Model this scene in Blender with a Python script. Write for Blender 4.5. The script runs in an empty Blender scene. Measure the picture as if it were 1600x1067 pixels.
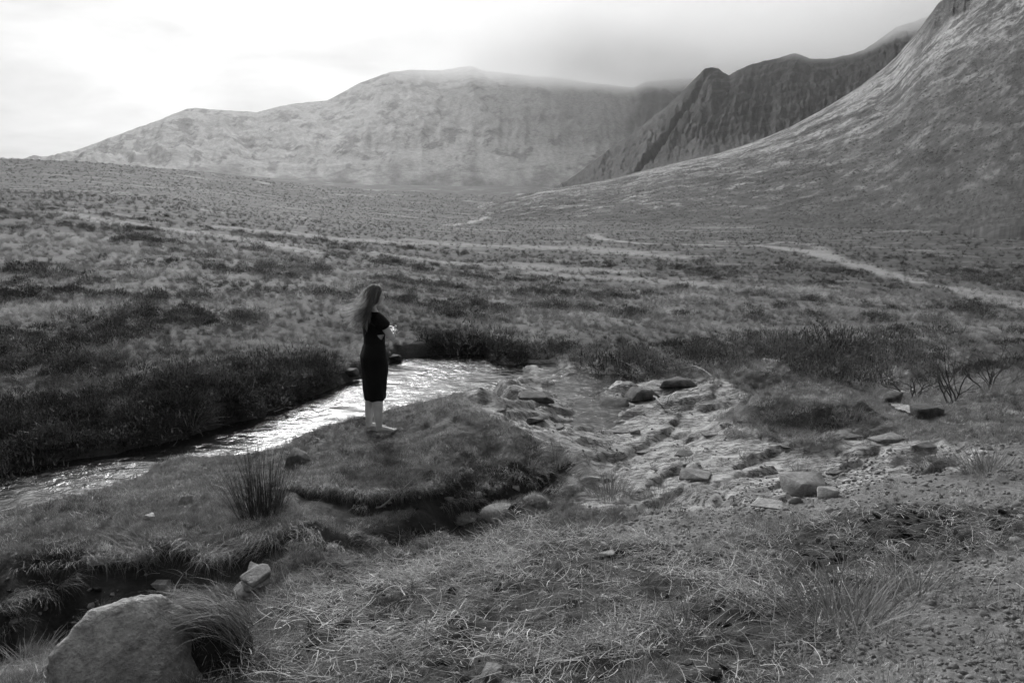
import bpy, bmesh, math, random
import numpy as np
from mathutils import Vector, Matrix, Euler

random.seed(7)
RNG = np.random.default_rng(11)
SC = bpy.context.scene
COL = SC.collection
R = math.radians

# ------------------------------------------------------------------ camera
F_PX, CX, CY = 1155.0, 800.0, 533.5          # photograph is 1600 x 1067
PITCH = math.atan((CY - 325.0) / F_PX)
cam_d = bpy.data.cameras.new('camera')
cam = bpy.data.objects.new('camera', cam_d)
COL.objects.link(cam)
cam.location = (0, 0, 0)                       # the eye is the origin; heights are measured from it
cam.rotation_euler = (math.pi / 2 - PITCH, 0, 0)
cam_d.sensor_width = 36.0
cam_d.lens = 36.0 * F_PX / 1600.0
cam_d.clip_start, cam_d.clip_end = 0.1, 30000.0
SC.camera = cam

# ------------------------------------------------------------------ light
SUN_AZ, SUN_EL = R(-17), R(33)                 # azimuth from +Y towards +X
SUN_DIR = Vector((math.sin(SUN_AZ) * math.cos(SUN_EL), math.cos(SUN_AZ) * math.cos(SUN_EL), math.sin(SUN_EL)))
SUN_STRENGTH, SUN_ANGLE = 1.5, R(12)
sun_d = bpy.data.lights.new('sun', 'SUN')
sun_d.energy, sun_d.angle, sun_d.color = SUN_STRENGTH, SUN_ANGLE, (1.0, 1.0, 1.0)
sun = bpy.data.objects.new('sun', sun_d)
COL.objects.link(sun)
sun.rotation_euler = SUN_DIR.to_track_quat('Z', 'Y').to_euler()

SC.view_settings.view_transform = 'Standard'
SC.view_settings.look = 'None'
SC.view_settings.gamma = 1.0
SC.view_settings.exposure = 0.55
SC.view_settings.use_curve_mapping = False
SC.cycles.max_bounces = 5
SC.cycles.diffuse_bounces = 2
SC.cycles.glossy_bounces = 2
SC.cycles.transmission_bounces = 2
SC.cycles.transparent_max_bounces = 6
SC.cycles.volume_bounces = 3
SC.cycles.use_denoising = True
SC.cycles.caustics_reflective = False
SC.cycles.caustics_refractive = False


class NT:
    """a small node-tree writer"""
    def __init__(self, tree):
        self.t = tree
    def n(self, kind, _out=0, **kw):
        nd = self.t.nodes.new(kind)
        ins = kw.pop('ins', {})
        for k, v in kw.items():
            setattr(nd, k, v)
        for k, v in ins.items():
            self.put(nd.inputs[k], v)
        return nd
    def put(self, sock, v):
        if isinstance(v, bpy.types.NodeSocket):
            self.t.links.new(v, sock)
        elif isinstance(v, bpy.types.Node):
            self.t.links.new(v.outputs[0], sock)
        else:
            if sock.type == 'RGBA' and not hasattr(v, '__len__'):
                v = (v, v, v, 1)
            sock.default_value = v
    def m(self, op, a, b=0.0, c=0.0, clamp=False):
        nd = self.t.nodes.new('ShaderNodeMath')
        nd.operation, nd.use_clamp = op, clamp
        for i, v in enumerate((a, b, c)):
            self.put(nd.inputs[i], v)
        return nd.outputs[0]
    def mix(self, f, a, b):                    # float lerp
        nd = self.t.nodes.new('ShaderNodeMix')
        nd.data_type = 'FLOAT'
        self.put(nd.inputs[0], f); self.put(nd.inputs[2], a); self.put(nd.inputs[3], b)
        return nd.outputs[0]
    def rng(self, v, a, b, c=0.0, d=1.0, smooth=False):
        nd = self.t.nodes.new('ShaderNodeMapRange')
        nd.clamp = True
        if smooth:
            nd.interpolation_type = 'SMOOTHSTEP'
        for i, x in enumerate((v, a, b, c, d)):
            self.put(nd.inputs[i], x)
        return nd.outputs[0]
    def noise(self, vec, scale, detail=4.0, rough=0.55, dist=0.0):
        nd = self.n('ShaderNodeTexNoise', ins={'Vector': vec, 'Scale': scale, 'Detail': detail, 'Roughness': rough, 'Distortion': dist})
        return nd.outputs[0]
    def mapping(self, vec, scale=(1, 1, 1), rot=(0, 0, 0)):
        return self.n('ShaderNodeMapping', ins={'Vector': vec, 'Scale': scale, 'Rotation': rot}).outputs[0]
    def bump(self, h, dist, strength=1.0, normal=None):
        nd = self.n('ShaderNodeBump', ins={'Height': h, 'Distance': dist, 'Strength': strength})
        if normal is not None:
            self.put(nd.inputs['Normal'], normal)
        return nd.outputs[0]


# world: NISHITA sky (grey, the picture is monochrome) behind a broken cloud sheet lit by the veiled sun
world = bpy.data.worlds.new('World')
SC.world = world
world.use_nodes = True
wt = NT(world.node_tree)
world.node_tree.nodes.clear()
sky = wt.n('ShaderNodeTexSky', sky_type='NISHITA', sun_disc=False, sun_elevation=SUN_EL, sun_rotation=SUN_AZ)
sky_bw = wt.n('ShaderNodeRGBToBW', ins={'Color': sky.outputs[0]}).outputs[0]
wdir = wt.n('ShaderNodeTexCoord').outputs['Generated']
sep = wt.n('ShaderNodeSeparateXYZ', ins={0: wdir})
ez = wt.m('ADD', wt.m('MAXIMUM', sep.outputs[2], 0.0), 0.25)
plane = wt.n('ShaderNodeCombineXYZ', ins={0: wt.m('DIVIDE', sep.outputs[0], ez), 1: wt.m('DIVIDE', sep.outputs[1], ez), 2: 0.0}).outputs[0]
cl1 = wt.noise(plane, 1.6, 5.0, 0.55, 0.4)
cl2 = wt.noise(wt.mapping(plane, (1.0, 1.6, 1)), 4.5, 4.0, 0.5)
dotn = wt.n('ShaderNodeVectorMath', operation='DOT_PRODUCT', ins={0: wdir, 1: tuple(SUN_DIR)})
glow = wt.rng(dotn.outputs['Value'], 0.60, 1.0, 0.0, 1.0, smooth=True)
core = wt.rng(dotn.outputs['Value'], 0.925, 1.0, 0.0, 1.0, smooth=True)      # the bright hole in the cloud round the hidden sun
lum = wt.m('ADD', wt.m('ADD', wt.m('MULTIPLY', glow, 0.50), wt.m('MULTIPLY', core, 6.0)), 0.135)
lum = wt.m('MULTIPLY', lum, wt.rng(cl1, 0.3, 0.72, 0.72, 1.26))
lum = wt.m('MULTIPLY', lum, wt.rng(cl2, 0.3, 0.7, 0.93, 1.06))
WORLD_K = 0.1
cloud_col = wt.m('DIVIDE', lum, WORLD_K)
final = wt.mix(0.94, sky_bw, cloud_col)
bg = wt.n('ShaderNodeBackground', ins={'Color': final, 'Strength': WORLD_K})
wout = wt.n('ShaderNodeOutputWorld', ins={'Surface': bg})
SC.world.cycles.sampling_method = 'AUTOMATIC'

# ------------------------------------------------------------------ helpers
def ray(u, v):
    """direction of the picture point (u, v) of the 1600 x 1067 photograph, scaled so that y is the first root"""
    dx = (np.asarray(u, float) - CX) / F_PX
    dy = -(np.asarray(v, float) - CY) / F_PX
    c, s = math.cos(PITCH), math.sin(PITCH)
    return dx, c + dy * s, -s + dy * c

def at_z(u, v, z):
    x, y, zz = ray(u, v)
    k = z / zz
    return np.array([x * k, y * k]).T

def at_y(u, v, yy):
    x, y, z = ray(u, v)
    k = yy / y
    return np.array([x * k, y * k, z * k]).T

def link(o, parent=None):
    COL.objects.link(o)
    if parent is not None:
        o.parent = parent
    return o

def tag(o, label=None, cat=None, group=None, kind=None):
    for k, v in (('label', label), ('category', cat), ('group', group), ('kind', kind)):
        if v:
            o[k] = v
    return o

def np_mesh(name, verts, faces, mat=None, smooth=True, attrs=None):
    """mesh from numpy arrays; faces is an (n,3) or (n,4) array"""
    me = bpy.data.meshes.new(name)
    verts = np.asarray(verts, np.float32)
    faces = np.asarray(faces, np.int32)
    k = faces.shape[1]
    me.vertices.add(len(verts))
    me.vertices.foreach_set('co', verts.ravel())
    me.loops.add(faces.size)
    me.loops.foreach_set('vertex_index', faces.ravel())
    me.polygons.add(len(faces))
    me.polygons.foreach_set('loop_start', np.arange(0, faces.size, k, dtype=np.int32))
    me.polygons.foreach_set('loop_total', np.full(len(faces), k, np.int32))
    if smooth:
        me.polygons.foreach_set('use_smooth', np.ones(len(faces), bool))
    me.update(calc_edges=True)
    for a, val in (attrs or {}).items():
        at = me.attributes.new(a, 'FLOAT', 'POINT')
        at.data.foreach_set('value', np.asarray(val, np.float32))
    if mat:
        me.materials.append(mat)
    return me

def grid_faces(nr, nc):
    i = np.arange(nr - 1)[:, None] * nc + np.arange(nc - 1)[None, :]
    i = i.ravel()
    return np.stack([i, i + 1, i + nc + 1, i + nc], 1)

_P = np.random.default_rng(3).permutation(256)
_P = np.concatenate([_P, _P, _P])
_G = np.random.default_rng(4).normal(size=(256, 3))
_G /= np.linalg.norm(_G, axis=1)[:, None]
def perlin(x, y, z=0.0):
    x, y, z = np.broadcast_arrays(np.asarray(x, float), np.asarray(y, float), np.asarray(z, float))
    xi, yi, zi = np.floor(x), np.floor(y), np.floor(z)
    xf, yf, zf = x - xi, y - yi, z - zi
    xi, yi, zi = xi.astype(int) & 255, yi.astype(int) & 255, zi.astype(int) & 255
    f = lambda t: t * t * t * (t * (t * 6 - 15) + 10)
    u, v, w = f(xf), f(yf), f(zf)
    def g(a, b, c):
        h = _P[_P[_P[(xi + a) & 255] + ((yi + b) & 255)] + ((zi + c) & 255)]
        gr = _G[h]
        return gr[..., 0] * (xf - a) + gr[..., 1] * (yf - b) + gr[..., 2] * (zf - c)
    if np.all(zf == 0):
        return 1.6 * ((g(0,0,0) * (1-u) + g(1,0,0) * u) * (1-v) + (g(0,1,0) * (1-u) + g(1,1,0) * u) * v)
    lx = lambda b, c: g(0, b, c) * (1 - u) + g(1, b, c) * u
    ly = lambda c: lx(0, c) * (1 - v) + lx(1, c) * v
    return 1.6 * (ly(0) * (1 - w) + ly(1) * w)

def fbm(x, y, z=0.0, octaves=4, gain=0.5):
    s, a, t = 0.0, 1.0, 0.0
    for i in range(octaves):
        s = s + a * perlin(x * 2 ** i + 17.3 * i, y * 2 ** i - 9.1 * i, z * 2 ** i if np.any(z) else 0.0)
        t += a; a *= gain
    return s / t

def ridged(x, y, octaves=4, gain=0.5):
    s, a, t = 0.0, 1.0, 0.0
    for i in range(octaves):
        s = s + a * (1 - np.abs(perlin(x * 2 ** i + 5.7 * i, y * 2 ** i + 3.3 * i)) * 1.6)
        t += a; a *= gain
    return s / t

def sstep(a, b, x):
    t = np.clip((x - a) / (b - a), 0, 1)
    return t * t * (3 - 2 * t)

def qstep(n, a, b):
    lo, hi = np.quantile(n, [a, b])
    return sstep(lo, hi, n)

def sd_poly(x, y, poly):
    """signed distance to a polygon, negative inside"""
    poly = np.asarray(poly, float)
    d2 = np.full(x.shape, 1e18); ins = np.zeros(x.shape, bool)
    j = len(poly) - 1
    for i in range(len(poly)):
        ax, ay = poly[i]; bx, by = poly[j]
        ex, ey = bx - ax, by - ay
        t = np.clip(((x - ax) * ex + (y - ay) * ey) / (ex * ex + ey * ey + 1e-12), 0, 1)
        d2 = np.minimum(d2, (x - ax - ex * t) ** 2 + (y - ay - ey * t) ** 2)
        c = ((ay > y) != (by > y)) & (x < (bx - ax) * (y - ay) / (by - ay + 1e-12) + ax)
        ins ^= c
        j = i
    d = np.sqrt(d2)
    return np.where(ins, -d, d)

def sd_line(x, y, pts, w):
    """distance to a polyline minus its (interpolated) half width"""
    best = np.full(x.shape, 1e9)
    for (ax, ay), (bx, by), wa, wb in zip(pts[:-1], pts[1:], w[:-1], w[1:]):
        ex, ey = bx - ax, by - ay
        t = np.clip(((x - ax) * ex + (y - ay) * ey) / (ex * ex + ey * ey + 1e-12), 0, 1)
        d = np.hypot(x - ax - ex * t, y - ay - ey * t) - (wa + (wb - wa) * t)
        best = np.minimum(best, d)
    return best

# ------------------------------------------------------------------ the lie of the land
WATER = -2.85
# surveyed points: (u, v, z)  near,  (u, v, 'y', distance) far
SURVEY = [
 (0,1067,-2.28),(200,1067,-2.05),(400,1067,-1.8),(800,1067,-1.7),(1200,1067,-1.62),(1600,1067,-1.5),
 (1600,900,-1.72),(1400,950,-1.72),(1200,900,-1.93),(1000,900,-2.02),(800,900,-2.1),(600,930,-2.12),(450,960,-2.1),
 (1600,800,-2.0),(1400,800,-2.15),(1200,800,-2.32),(1000,820,-2.36),(900,795,-2.64),
 (0,925,-2.33),(100,898,-2.34),(250,872,-2.36),(400,872,-2.36),(510,850,-2.43),
 (0,1000,-2.58),(100,965,-2.56),(250,932,-2.53),(400,918,-2.47),(520,882,-2.56),(640,852,-2.72),(720,822,-2.76),(780,800,-2.79),(850,778,-2.8),
 (100,1040,-2.42),(600,905,-2.40),(700,872,-2.42),(800,832,-2.52),(520,770,-2.45),(640,762,-2.45),(720,742,-2.47),(800,738,-2.49),(-200,1067,-2.35),(-200,960,-2.35),(-200,1010,-2.6),
 (0,850,-2.35),(0,790,-2.87),(200,800,-2.40),(200,745,-2.85),(400,800,-2.42),(380,715,-2.76),
 (520,740,-2.45),(640,665,-2.44),(650,720,-2.46),(830,700,-2.50),(880,740,-2.58),(470,695,-2.6),
 (950,740,-2.70),(1100,740,-2.56),(1000,680,-2.76),(1100,700,-2.62),(1300,720,-2.42),(1300,685,-2.5),
 (1000,600,-2.80),(850,570,-2.825),(900,640,-2.815),(1150,600,-2.68),(1250,660,-2.58),(1450,640,-2.55),(1500,640,-2.4),(1600,620,-2.3),(1600,720,-2.12),
 (1300,560,-3.1),(1400,600,-3.1),(1550,560,-2.9),(1200,535,-3.0),
 (700,538,-2.62),(900,540,-2.70),(1050,535,-2.80),(560,560,-2.62),(560,520,-2.58),(560,480,-2.55),(560,430,-2.85),(560,400,-3.0),(560,372,-3.2),
 (-200,640,-2.3),(0,600,-2.3),(250,600,-2.36),(420,590,-2.55),(0,500,-2.1),(0,400,-1.55),(250,500,-2.2),(250,400,-1.9),(250,355,'y',52),
 (0,335,'y',45),(0,300,'y',130),(0,262,'y',320),(0,249,'y',460),(0,254,'y',800),(0,258,'y',1500),(-300,258,'y',900),(400,277,'y',1600),(560,290,'y',1700),(800,292,'y',1700),(1000,306,'y',1700),(1280,322,'y',1400),(1600,322,'y',1200),(-300,300,'y',90),(-300,260,'y',300),
 (250,322,'y',90),(250,300,'y',190),(250,266,'y',620),(400,335,'y',130),(400,300,'y',420),(400,278,'y',900),
 (560,345,'y',150),(560,305,'y',700),(560,290,'y',1100),
 (800,520,-2.8),(800,480,-3.2),(800,440,'y',42),(800,400,'y',72),(800,362,'y',170),(800,344,'y',330),(800,312,'y',800),(800,292,'y',1200),
 (1000,480,'y',26),(1000,440,'y',44),(1000,400,'y',76),(1000,370,'y',140),(1000,347,'y',260),(1000,310,'y',900),
 (1280,480,'y',27),(1280,430,'y',47),(1280,400,'y',72),(1280,376,'y',110),(1280,352,'y',180),(1280,325,'y',400),
 (1600,530,-3.2),(1600,470,'y',32),(1600,420,'y',55),(1600,376,'y',90),(1600,352,'y',125),(1600,325,'y',220),(1900,420,'y',50),(1900,352,'y',120),
]
_pt = []
for s in SURVEY:
    x, y, z = (float(a) for a in ray(s[0], s[1]))
    k = s[3] / y if s[2] == 'y' else s[2] / z
    _pt.append((x * k, y * k, z * k))
_pt = np.array(_pt)
_TH, _LR, _EL = np.arctan2(_pt[:, 0], _pt[:, 1]) * 3.0, np.log(np.hypot(_pt[:, 0], _pt[:, 1])), _pt[:, 2] / np.hypot(_pt[:, 0], _pt[:, 1])
def _tps(r2):
    return np.where(r2 > 1e-12, 0.5 * r2 * np.log(r2 + 1e-12), 0.0)
_n = len(_pt)
_K = _tps((_TH[:, None] - _TH) ** 2 + (_LR[:, None] - _LR) ** 2) + np.eye(_n) * 4e-4
_Pm = np.c_[np.ones(_n), _TH, _LR]
_A = np.block([[_K, _Pm], [_Pm.T, np.zeros((3, 3))]])
_W = np.linalg.solve(_A, np.r_[_EL, 0, 0, 0])
def base_height(x, y):
    r = np.hypot(x, y)
    th = np.clip(np.arctan2(x, y), -0.85, 0.85) * 3.0
    lr = np.log(np.clip(r, 2.2, 1700))
    el = np.zeros(x.shape)
    flat_t, flat_l = th.ravel(), lr.ravel()
    out = np.empty(flat_t.shape)
    for a in range(0, len(flat_t), 40000):
        t, l = flat_t[a:a + 40000], flat_l[a:a + 40000]
        out[a:a + 40000] = _tps((t[:, None] - _TH) ** 2 + (l[:, None] - _LR) ** 2) @ _W[:_n] + _W[_n] + _W[_n + 1] * t + _W[_n + 2] * l
    return out.reshape(x.shape) * np.clip(r, 2.2, 1e9)

def px(z, *uv):
    return np.array([at_z(u, v, z) for u, v in uv])

_tb = np.geomspace(1.8, 60, 1500)
def on_base(uv, dz=0.0):
    uv = np.asarray(uv, float)
    x, y, z = ray(uv[:, 0], uv[:, 1])
    X, Y, Z = x[:, None] * _tb, y[:, None] * _tb, z[:, None] * _tb
    i = (Z < base_height(X, Y) + dz).argmax(1)
    k = np.arange(len(uv))
    return np.stack([X[k, i], Y[k, i]], 1)
POOL = px(WATER, (-420,800),(-150,775),(0,740),(130,716),(240,692),(330,667),(400,650),(450,627),(520,604),(560,586),(620,560),(680,553),(760,553),
          (800,572),(840,590),(780,610),(800,635),(830,655),(800,672),(730,672),(640,676),(560,690),(470,712),(440,722),(370,722),(270,730),(150,762),(0,806),(-200,862),(-420,915))
SHELF = on_base(((680,556),(760,552),(870,560),(900,574),(1000,578),(1060,593),(1130,590),(1170,620),(1130,655),(1240,692),(1400,688),(1470,690),(1560,705),(1540,730),(1420,748),(1320,772),(1200,792),(1120,800),(1060,800),(960,800),(900,780),(888,740),(884,700),(800,668),(740,640)))
DITCH = on_base(((-250,1030),(-100,1000),(0,975),(130,940),(250,912),(400,905),(520,876),(600,860),(680,832),(740,806),(860,772),(930,752)), -.1)
DITCH_W = [.30, .30, .28, .22, .17, .12, .12, .12, .12, .11, .12, .12]
SOIL = on_base(((455,772),(560,778),(640,770),(720,748),(800,742),(885,752),(880,772),(800,792),(750,808),(690,832),(600,864),(560,842),(500,820),(470,800)), -.05)
LIPPATCH = on_base(((545,812),(600,798),(660,800),(700,815),(650,838),(560,846)), -.05)
STRAW0 = on_base(((400,1110),(420,990),(440,930),(560,895),(680,855),(760,822),(860,805),(960,840),(1100,870),(1250,820),(1400,790),(1600,790),(1600,850),(1420,890),(1330,950),(1260,1030),(1200,1110)))
BANKROCK = on_base(((-120,790),(20,772),(140,748),(175,752),(120,778),(30,800),(-120,830)))
MOUND = on_base(((440,745),(560,770),(720,742),(888,735),(885,690),(760,650),(620,655),(450,690)))
GULLY = np.array([at_z(1130,560,-2.9), at_z(1230,545,-3.2), at_z(1330,560,-3.3), at_z(1400,605,-3.2), at_z(1480,590,-3.2), at_z(1580,570,-3.3), at_z(1750,560,-3.4)])
HUM_A = on_base(((1150,635),(1220,625),(1270,622),(1330,638),(1385,660),(1340,672),(1270,678),(1200,665),(1150,652)))
HUM_B = on_base(((1150,580),(1185,572),(1225,572),(1230,594),(1190,604),(1150,596)))

def height(x, y):
    x = np.asarray(x, float); y = np.asarray(y, float)
    h = base_height(x, y)
    r = np.hypot(x, y)
    near = 1 - sstep(14, 26, r)
    # broad unevenness, growing with distance
    h = h + 0.06 * fbm(x * .55, y * .55, octaves=3) * sstep(2, 6, r)
    h = h + (0.30 * fbm(x * .16, y * .16, octaves=4)) * sstep(16, 40, r)
    h = h + (.004 * np.minimum(r, 500) * fbm(x * .022 + 3, y * .022, octaves=5)) * sstep(60, 200, r)
    h = h + (4 * fbm(x * .008 + 3, y * .008, octaves=5)) * sstep(450, 900, r)
    m = r < 27
    if np.any(m):
        xm, ym = x[m], y[m]
        hm = h[m]
        wob = 0.10 * fbm(xm * 2.1, ym * 2.1, octaves=3)
        # hummocks on the right bank
        a = sd_poly(xm, ym, HUM_A) + wob
        hm = hm + 0.26 * (1 - sstep(-.30, .06, a))
        b = sd_poly(xm, ym, HUM_B) + wob
        hm = hm + 0.15 * (1 - sstep(-.25, .08, b))
        # pool and river
        p = sd_poly(xm, ym, POOL) + wob * 1.4
        hm = np.where(p < .6, np.minimum(hm, hm + (-3.15 - hm) * (1 - sstep(-.30, .10, p))), hm)
        # bedrock shelf: tilted leaves of rock
        s = sd_poly(xm, ym, SHELF) + wob * 2
        ms = (1 - sstep(-.25, .05, s)) 
        ru, rv = xm * .80 + ym * .60, -xm * .60 + ym * .80
        wq = .5 * fbm(xm * .7 + 7, ym * .7, octaves=3)
        q = 3.2 * fbm(ru * .38 + wq, rv * .95 + wq, octaves=4, gain=.5) + .5 * fbm(ru * 1.6, rv * 4.0, octaves=3)
        fr = q - np.floor(q)
        lay = .085 * (np.floor(q) + .25 * fr + .75 * sstep(.78, 1.0, fr))
        hm = hm + ms * (lay + .010 * fbm(ru * 3, rv * 9, octaves=3) - .03)
        # ditch and bare soil
        d = sd_line(xm, ym, DITCH, DITCH_W) + wob * .7
        hm = hm - .05 * (1 - sstep(-.06, .06, d))
        so = sd_poly(xm, ym, SOIL) + wob * .6
        hm = hm - .07 * (1 - sstep(-.06, .02, so))
        st_m = 1 - sstep(-.1, .2, sd_poly(xm, ym, STRAW0))
        hm = hm + st_m * (.085 * fbm(xm * 3.2 + 5, ym * 4.2, octaves=3))
        li = sd_poly(xm, ym, LIPPATCH) + wob * .5
        hm = hm + .05 * (1 - sstep(-.05, .05, li))
        g = sd_line(xm, ym, GULLY, [.3, .5, .6, .5, .5, .6, .7]) + wob * 2
        hm = hm - .35 * (1 - sstep(-.4, .35, g))
        mo_ = 1 - sstep(-.3, .05, sd_poly(xm, ym, MOUND))
        hm = hm + mo_ * (.075 * fbm(xm * 2.6 + 3, ym * 3.2, octaves=4, gain=.6))
        # small relief: tufts, hoof marks
        hm = hm + near[m] * (.034 * fbm(xm * 4.5, ym * 4.5, octaves=4) + .018 * ridged(xm * 9, ym * 9, 2))
        h[m] = hm
    return h

_ts = np.concatenate([np.linspace(1.6, 20, 500), np.geomspace(20.1, 2400, 500)])
def ground_px(uv, after=0.0):
    """where the sight line through picture points meets the ground"""
    uv = np.atleast_2d(np.asarray(uv, float))
    x, y, z = ray(uv[:, 0], uv[:, 1])
    n = np.sqrt(x * x + y * y + z * z)
    x, y, z = x / n, y / n, z / n
    X, Y, Z = x[:, None] * _ts, y[:, None] * _ts, z[:, None] * _ts
    H = height(X, Y)
    hit = (Z < H) & (_ts[None, :] > after)
    i = np.where(hit.any(1), hit.argmax(1), len(_ts) - 1)
    i = np.maximum(i, 1)
    k = np.arange(len(uv))
    d0, d1 = (Z - H)[k, i - 1], (Z - H)[k, i]
    f = np.clip(d0 / (d0 - d1 + 1e-9), 0, 1)
    t = _ts[i - 1] + (_ts[i] - _ts[i - 1]) * f
    return np.stack([x * t, y * t, height(x * t, y * t)], 1)

# ------------------------------------------------------------------ ground sheet
th = np.concatenate([np.linspace(-math.pi, R(-48), 40)[:-1], np.linspace(R(-48), R(48), 720), np.linspace(R(48), math.pi, 40)[1:]])
rr = [0.4]
while rr[-1] < 2300:
    r_ = rr[-1]
    rr.append(r_ * (1.03 if r_ < 1.8 else 1.0062 if r_ < 17 else 1.011 if r_ < 120 else 1.016))
rr = np.array(rr)
RRm, THm = np.meshgrid(rr, th, indexing='ij')
GX, GY = RRm * np.sin(THm), RRm * np.cos(THm)
GZ = height(GX, GY)

def masks(x, y, z=None):
    """what the ground is made of at (x, y): albedo and a few masks"""
    r = np.hypot(x, y)
    wob = 0.10 * fbm(x * 2.1, y * 2.1, octaves=3)
    soil = np.zeros(x.shape); rock = np.zeros(x.shape); grit = np.zeros(x.shape); straw = np.zeros(x.shape); heath = np.zeros(x.shape); bed = np.zeros(x.shape)
    m = r < 30
    xm, ym = x[m], y[m]; w = wob[m]
    d = sd_line(xm, ym, DITCH, DITCH_W) + w * .7
    soil[m] = np.maximum(1 - sstep(.03, .09, d), (1 - sstep(-.02, .05, sd_poly(xm, ym, SOIL) + w * .6)) * sstep(-.04, .02, sd_poly(xm, ym, LIPPATCH) + w * .5))
    s = sd_poly(xm, ym, SHELF) + w * 2
    rock[m] = 1 - sstep(-.06, .06, s)
    bed[m] = 1 - sstep(-.15, .02, sd_poly(xm, ym, POOL) + w)
    rock[m] *= sstep(-.05, .10, np.minimum(sd_poly(xm, ym, HUM_A), sd_poly(xm, ym, HUM_B)) + w)
    rock[m] = np.maximum(rock[m], .9 * (1 - sstep(-.05, .15, sd_poly(xm, ym, BANKROCK) + w * 2.5)))
    g = sd_line(xm, ym, GULLY, [.3, .5, .6, .5, .5, .6, .7]) + w
    rock[m] = np.maximum(rock[m], .8 * (1 - sstep(-.2, .1, g)))
    grit[m] = (1 - sstep(-.15, .25, sd_poly(xm, ym, GRIT) + w * 3))
    straw[m] = (1 - sstep(-.1, .15, sd_poly(xm, ym, STRAW) + w * 2))
    peat = np.zeros(x.shape)
    peat[m] = (1 - sstep(-.12, .12, sd_poly(xm, ym, PEAT) + w * 3))
    heath[m] = (1 - sstep(-.2, .3, sd_poly(xm, ym, HEATH) + w * 2))
    return dict(soil=soil, rock=rock, grit=grit, straw=straw, heath=heath, bed=bed, peat=peat)

GRIT = np.array([ground_px([p])[0][:2] for p in ((1040,800),(1200,745),(1420,700),(1600,690),(1750,720),(1800,1120),(1180,1120),(1260,1010),(1330,930),(1440,880),(1600,840),(1590,800),(1400,790),(1200,810),(1100,860),(960,870),(900,830))])
STRAW = np.array([ground_px([p])[0][:2] for p in ((400,1110),(420,990),(440,930),(560,885),(680,845),(760,812),(860,800),(960,840),(1100,870),(1250,820),(1400,790),(1600,790),(1600,850),(1420,890),(1330,950),(1260,1030),(1200,1110))])
PEAT = np.array([ground_px([p])[0][:2] for p in ((1240,870),(1300,820),(1380,790),(1470,790),(1540,800),(1620,790),(1620,830),(1540,850),(1420,880),(1320,890))])
HEATH = np.array([ground_px([p], after=9.0)[0][:2] for p in ((-300,640),(-100,640),(0,630),(200,600),(330,585),(450,575),(530,585),(520,600))] + [tuple(q) for q in px(WATER, (450,625),(400,648),(330,665),(240,690),(130,714),(0,738),(-300,790))])

def albedo(x, y, z):
    r = np.hypot(x, y)
    k = masks(x, y)
    n1 = fbm(x * 1.7, y * 1.7, octaves=4); n2 = fbm(x * .35 + 5, y * .35, octaves=4)
    turf = .075 + .05 * n1 + .03 * n2
    # moor: pale grass, dark heather patches, streaks along the slope
    l = np.log(np.maximum(r, 2.0)); t = np.arctan2(x, y)
    mo = fbm(x * .22, y * .30, octaves=5); mo2 = fbm(x * .05 + 8, y * .11, octaves=5)
    moor = .13 + .17 * np.clip(mo, -.5, .6) + .10 * mo2
    farm = sstep(12, 20, r)
    al = turf * (1 - farm) + moor * farm
    # dark plain on the valley floor and its pale grass bands
    st = fbm(t * 9, l * 26 + t * 6, octaves=4)
    plain = .055 + .13 * sstep(.10, .4, st) + .06 * fbm(t * 60, l * 40, octaves=4) + .04 * fbm(t * 200, l * 120, octaves=2)
    fp = sstep(30, 55, r + 14 * mo2)
    al = al * (1 - fp) + plain * fp
    fm = sstep(250, 480, r)
    fell = .022 + .09 * fbm(t * 34 + 3, l * 16, octaves=5) + .05 * fbm(t * 90, l * 60, octaves=4) + .15 * sstep(.10, .32, fbm(t * 22 + 40 + l * 3, l * 20, octaves=5) - .1) + .04 * fbm(t * 200, l * 150, octaves=2)
    al = al * (1 - fm) + fell * fm
    for pts, w, a in BANDS:
        d = sd_line(t, l, pts, w) / np.maximum(np.interp(t, [p[0] for p in pts], w), 1e-3)
        d = d + 2.2 * fbm(t * 40, l * 60, octaves=5, gain=.65)
        al = al + (a - al) * (1 - sstep(-.8, .4, d)) * .75
    for pts, w, a in TRACKS:
        d = sd_line(t, l, pts, [0] * len(pts)) / np.maximum(np.interp(t, *zip(*sorted((p[0], q) for p, q in zip(pts, w)))), 1e-4)
        d = d + .55 * fbm(t * 130, l * 110, octaves=3)
        al = al + (a - al) * (1 - sstep(.5, 1.3, d)) * .9
    al = al + (.085 - al) * k['heath']
    al = al + (.16 + .05 * n1 - al) * k['grit'] * .9
    al = al + (.035 + .02 * n1 - al) * k['straw']
    al = al + (.03 - al) * k['peat'] * .8
    cr = fbm((x * .8 + y * .6) * 1.6, (y * .8 - x * .6) * 4.5, octaves=5, gain=.6)
    al = al + (.34 + .34 * cr + .05 * n2 - al) * k['rock']
    al = al + (.03 - al) * k['bed'] * (1 - .6 * k['rock'])
    al = al + (.038 + .015 * n1 - al) * k['soil']
    return np.clip(al, .015, .5)

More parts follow.
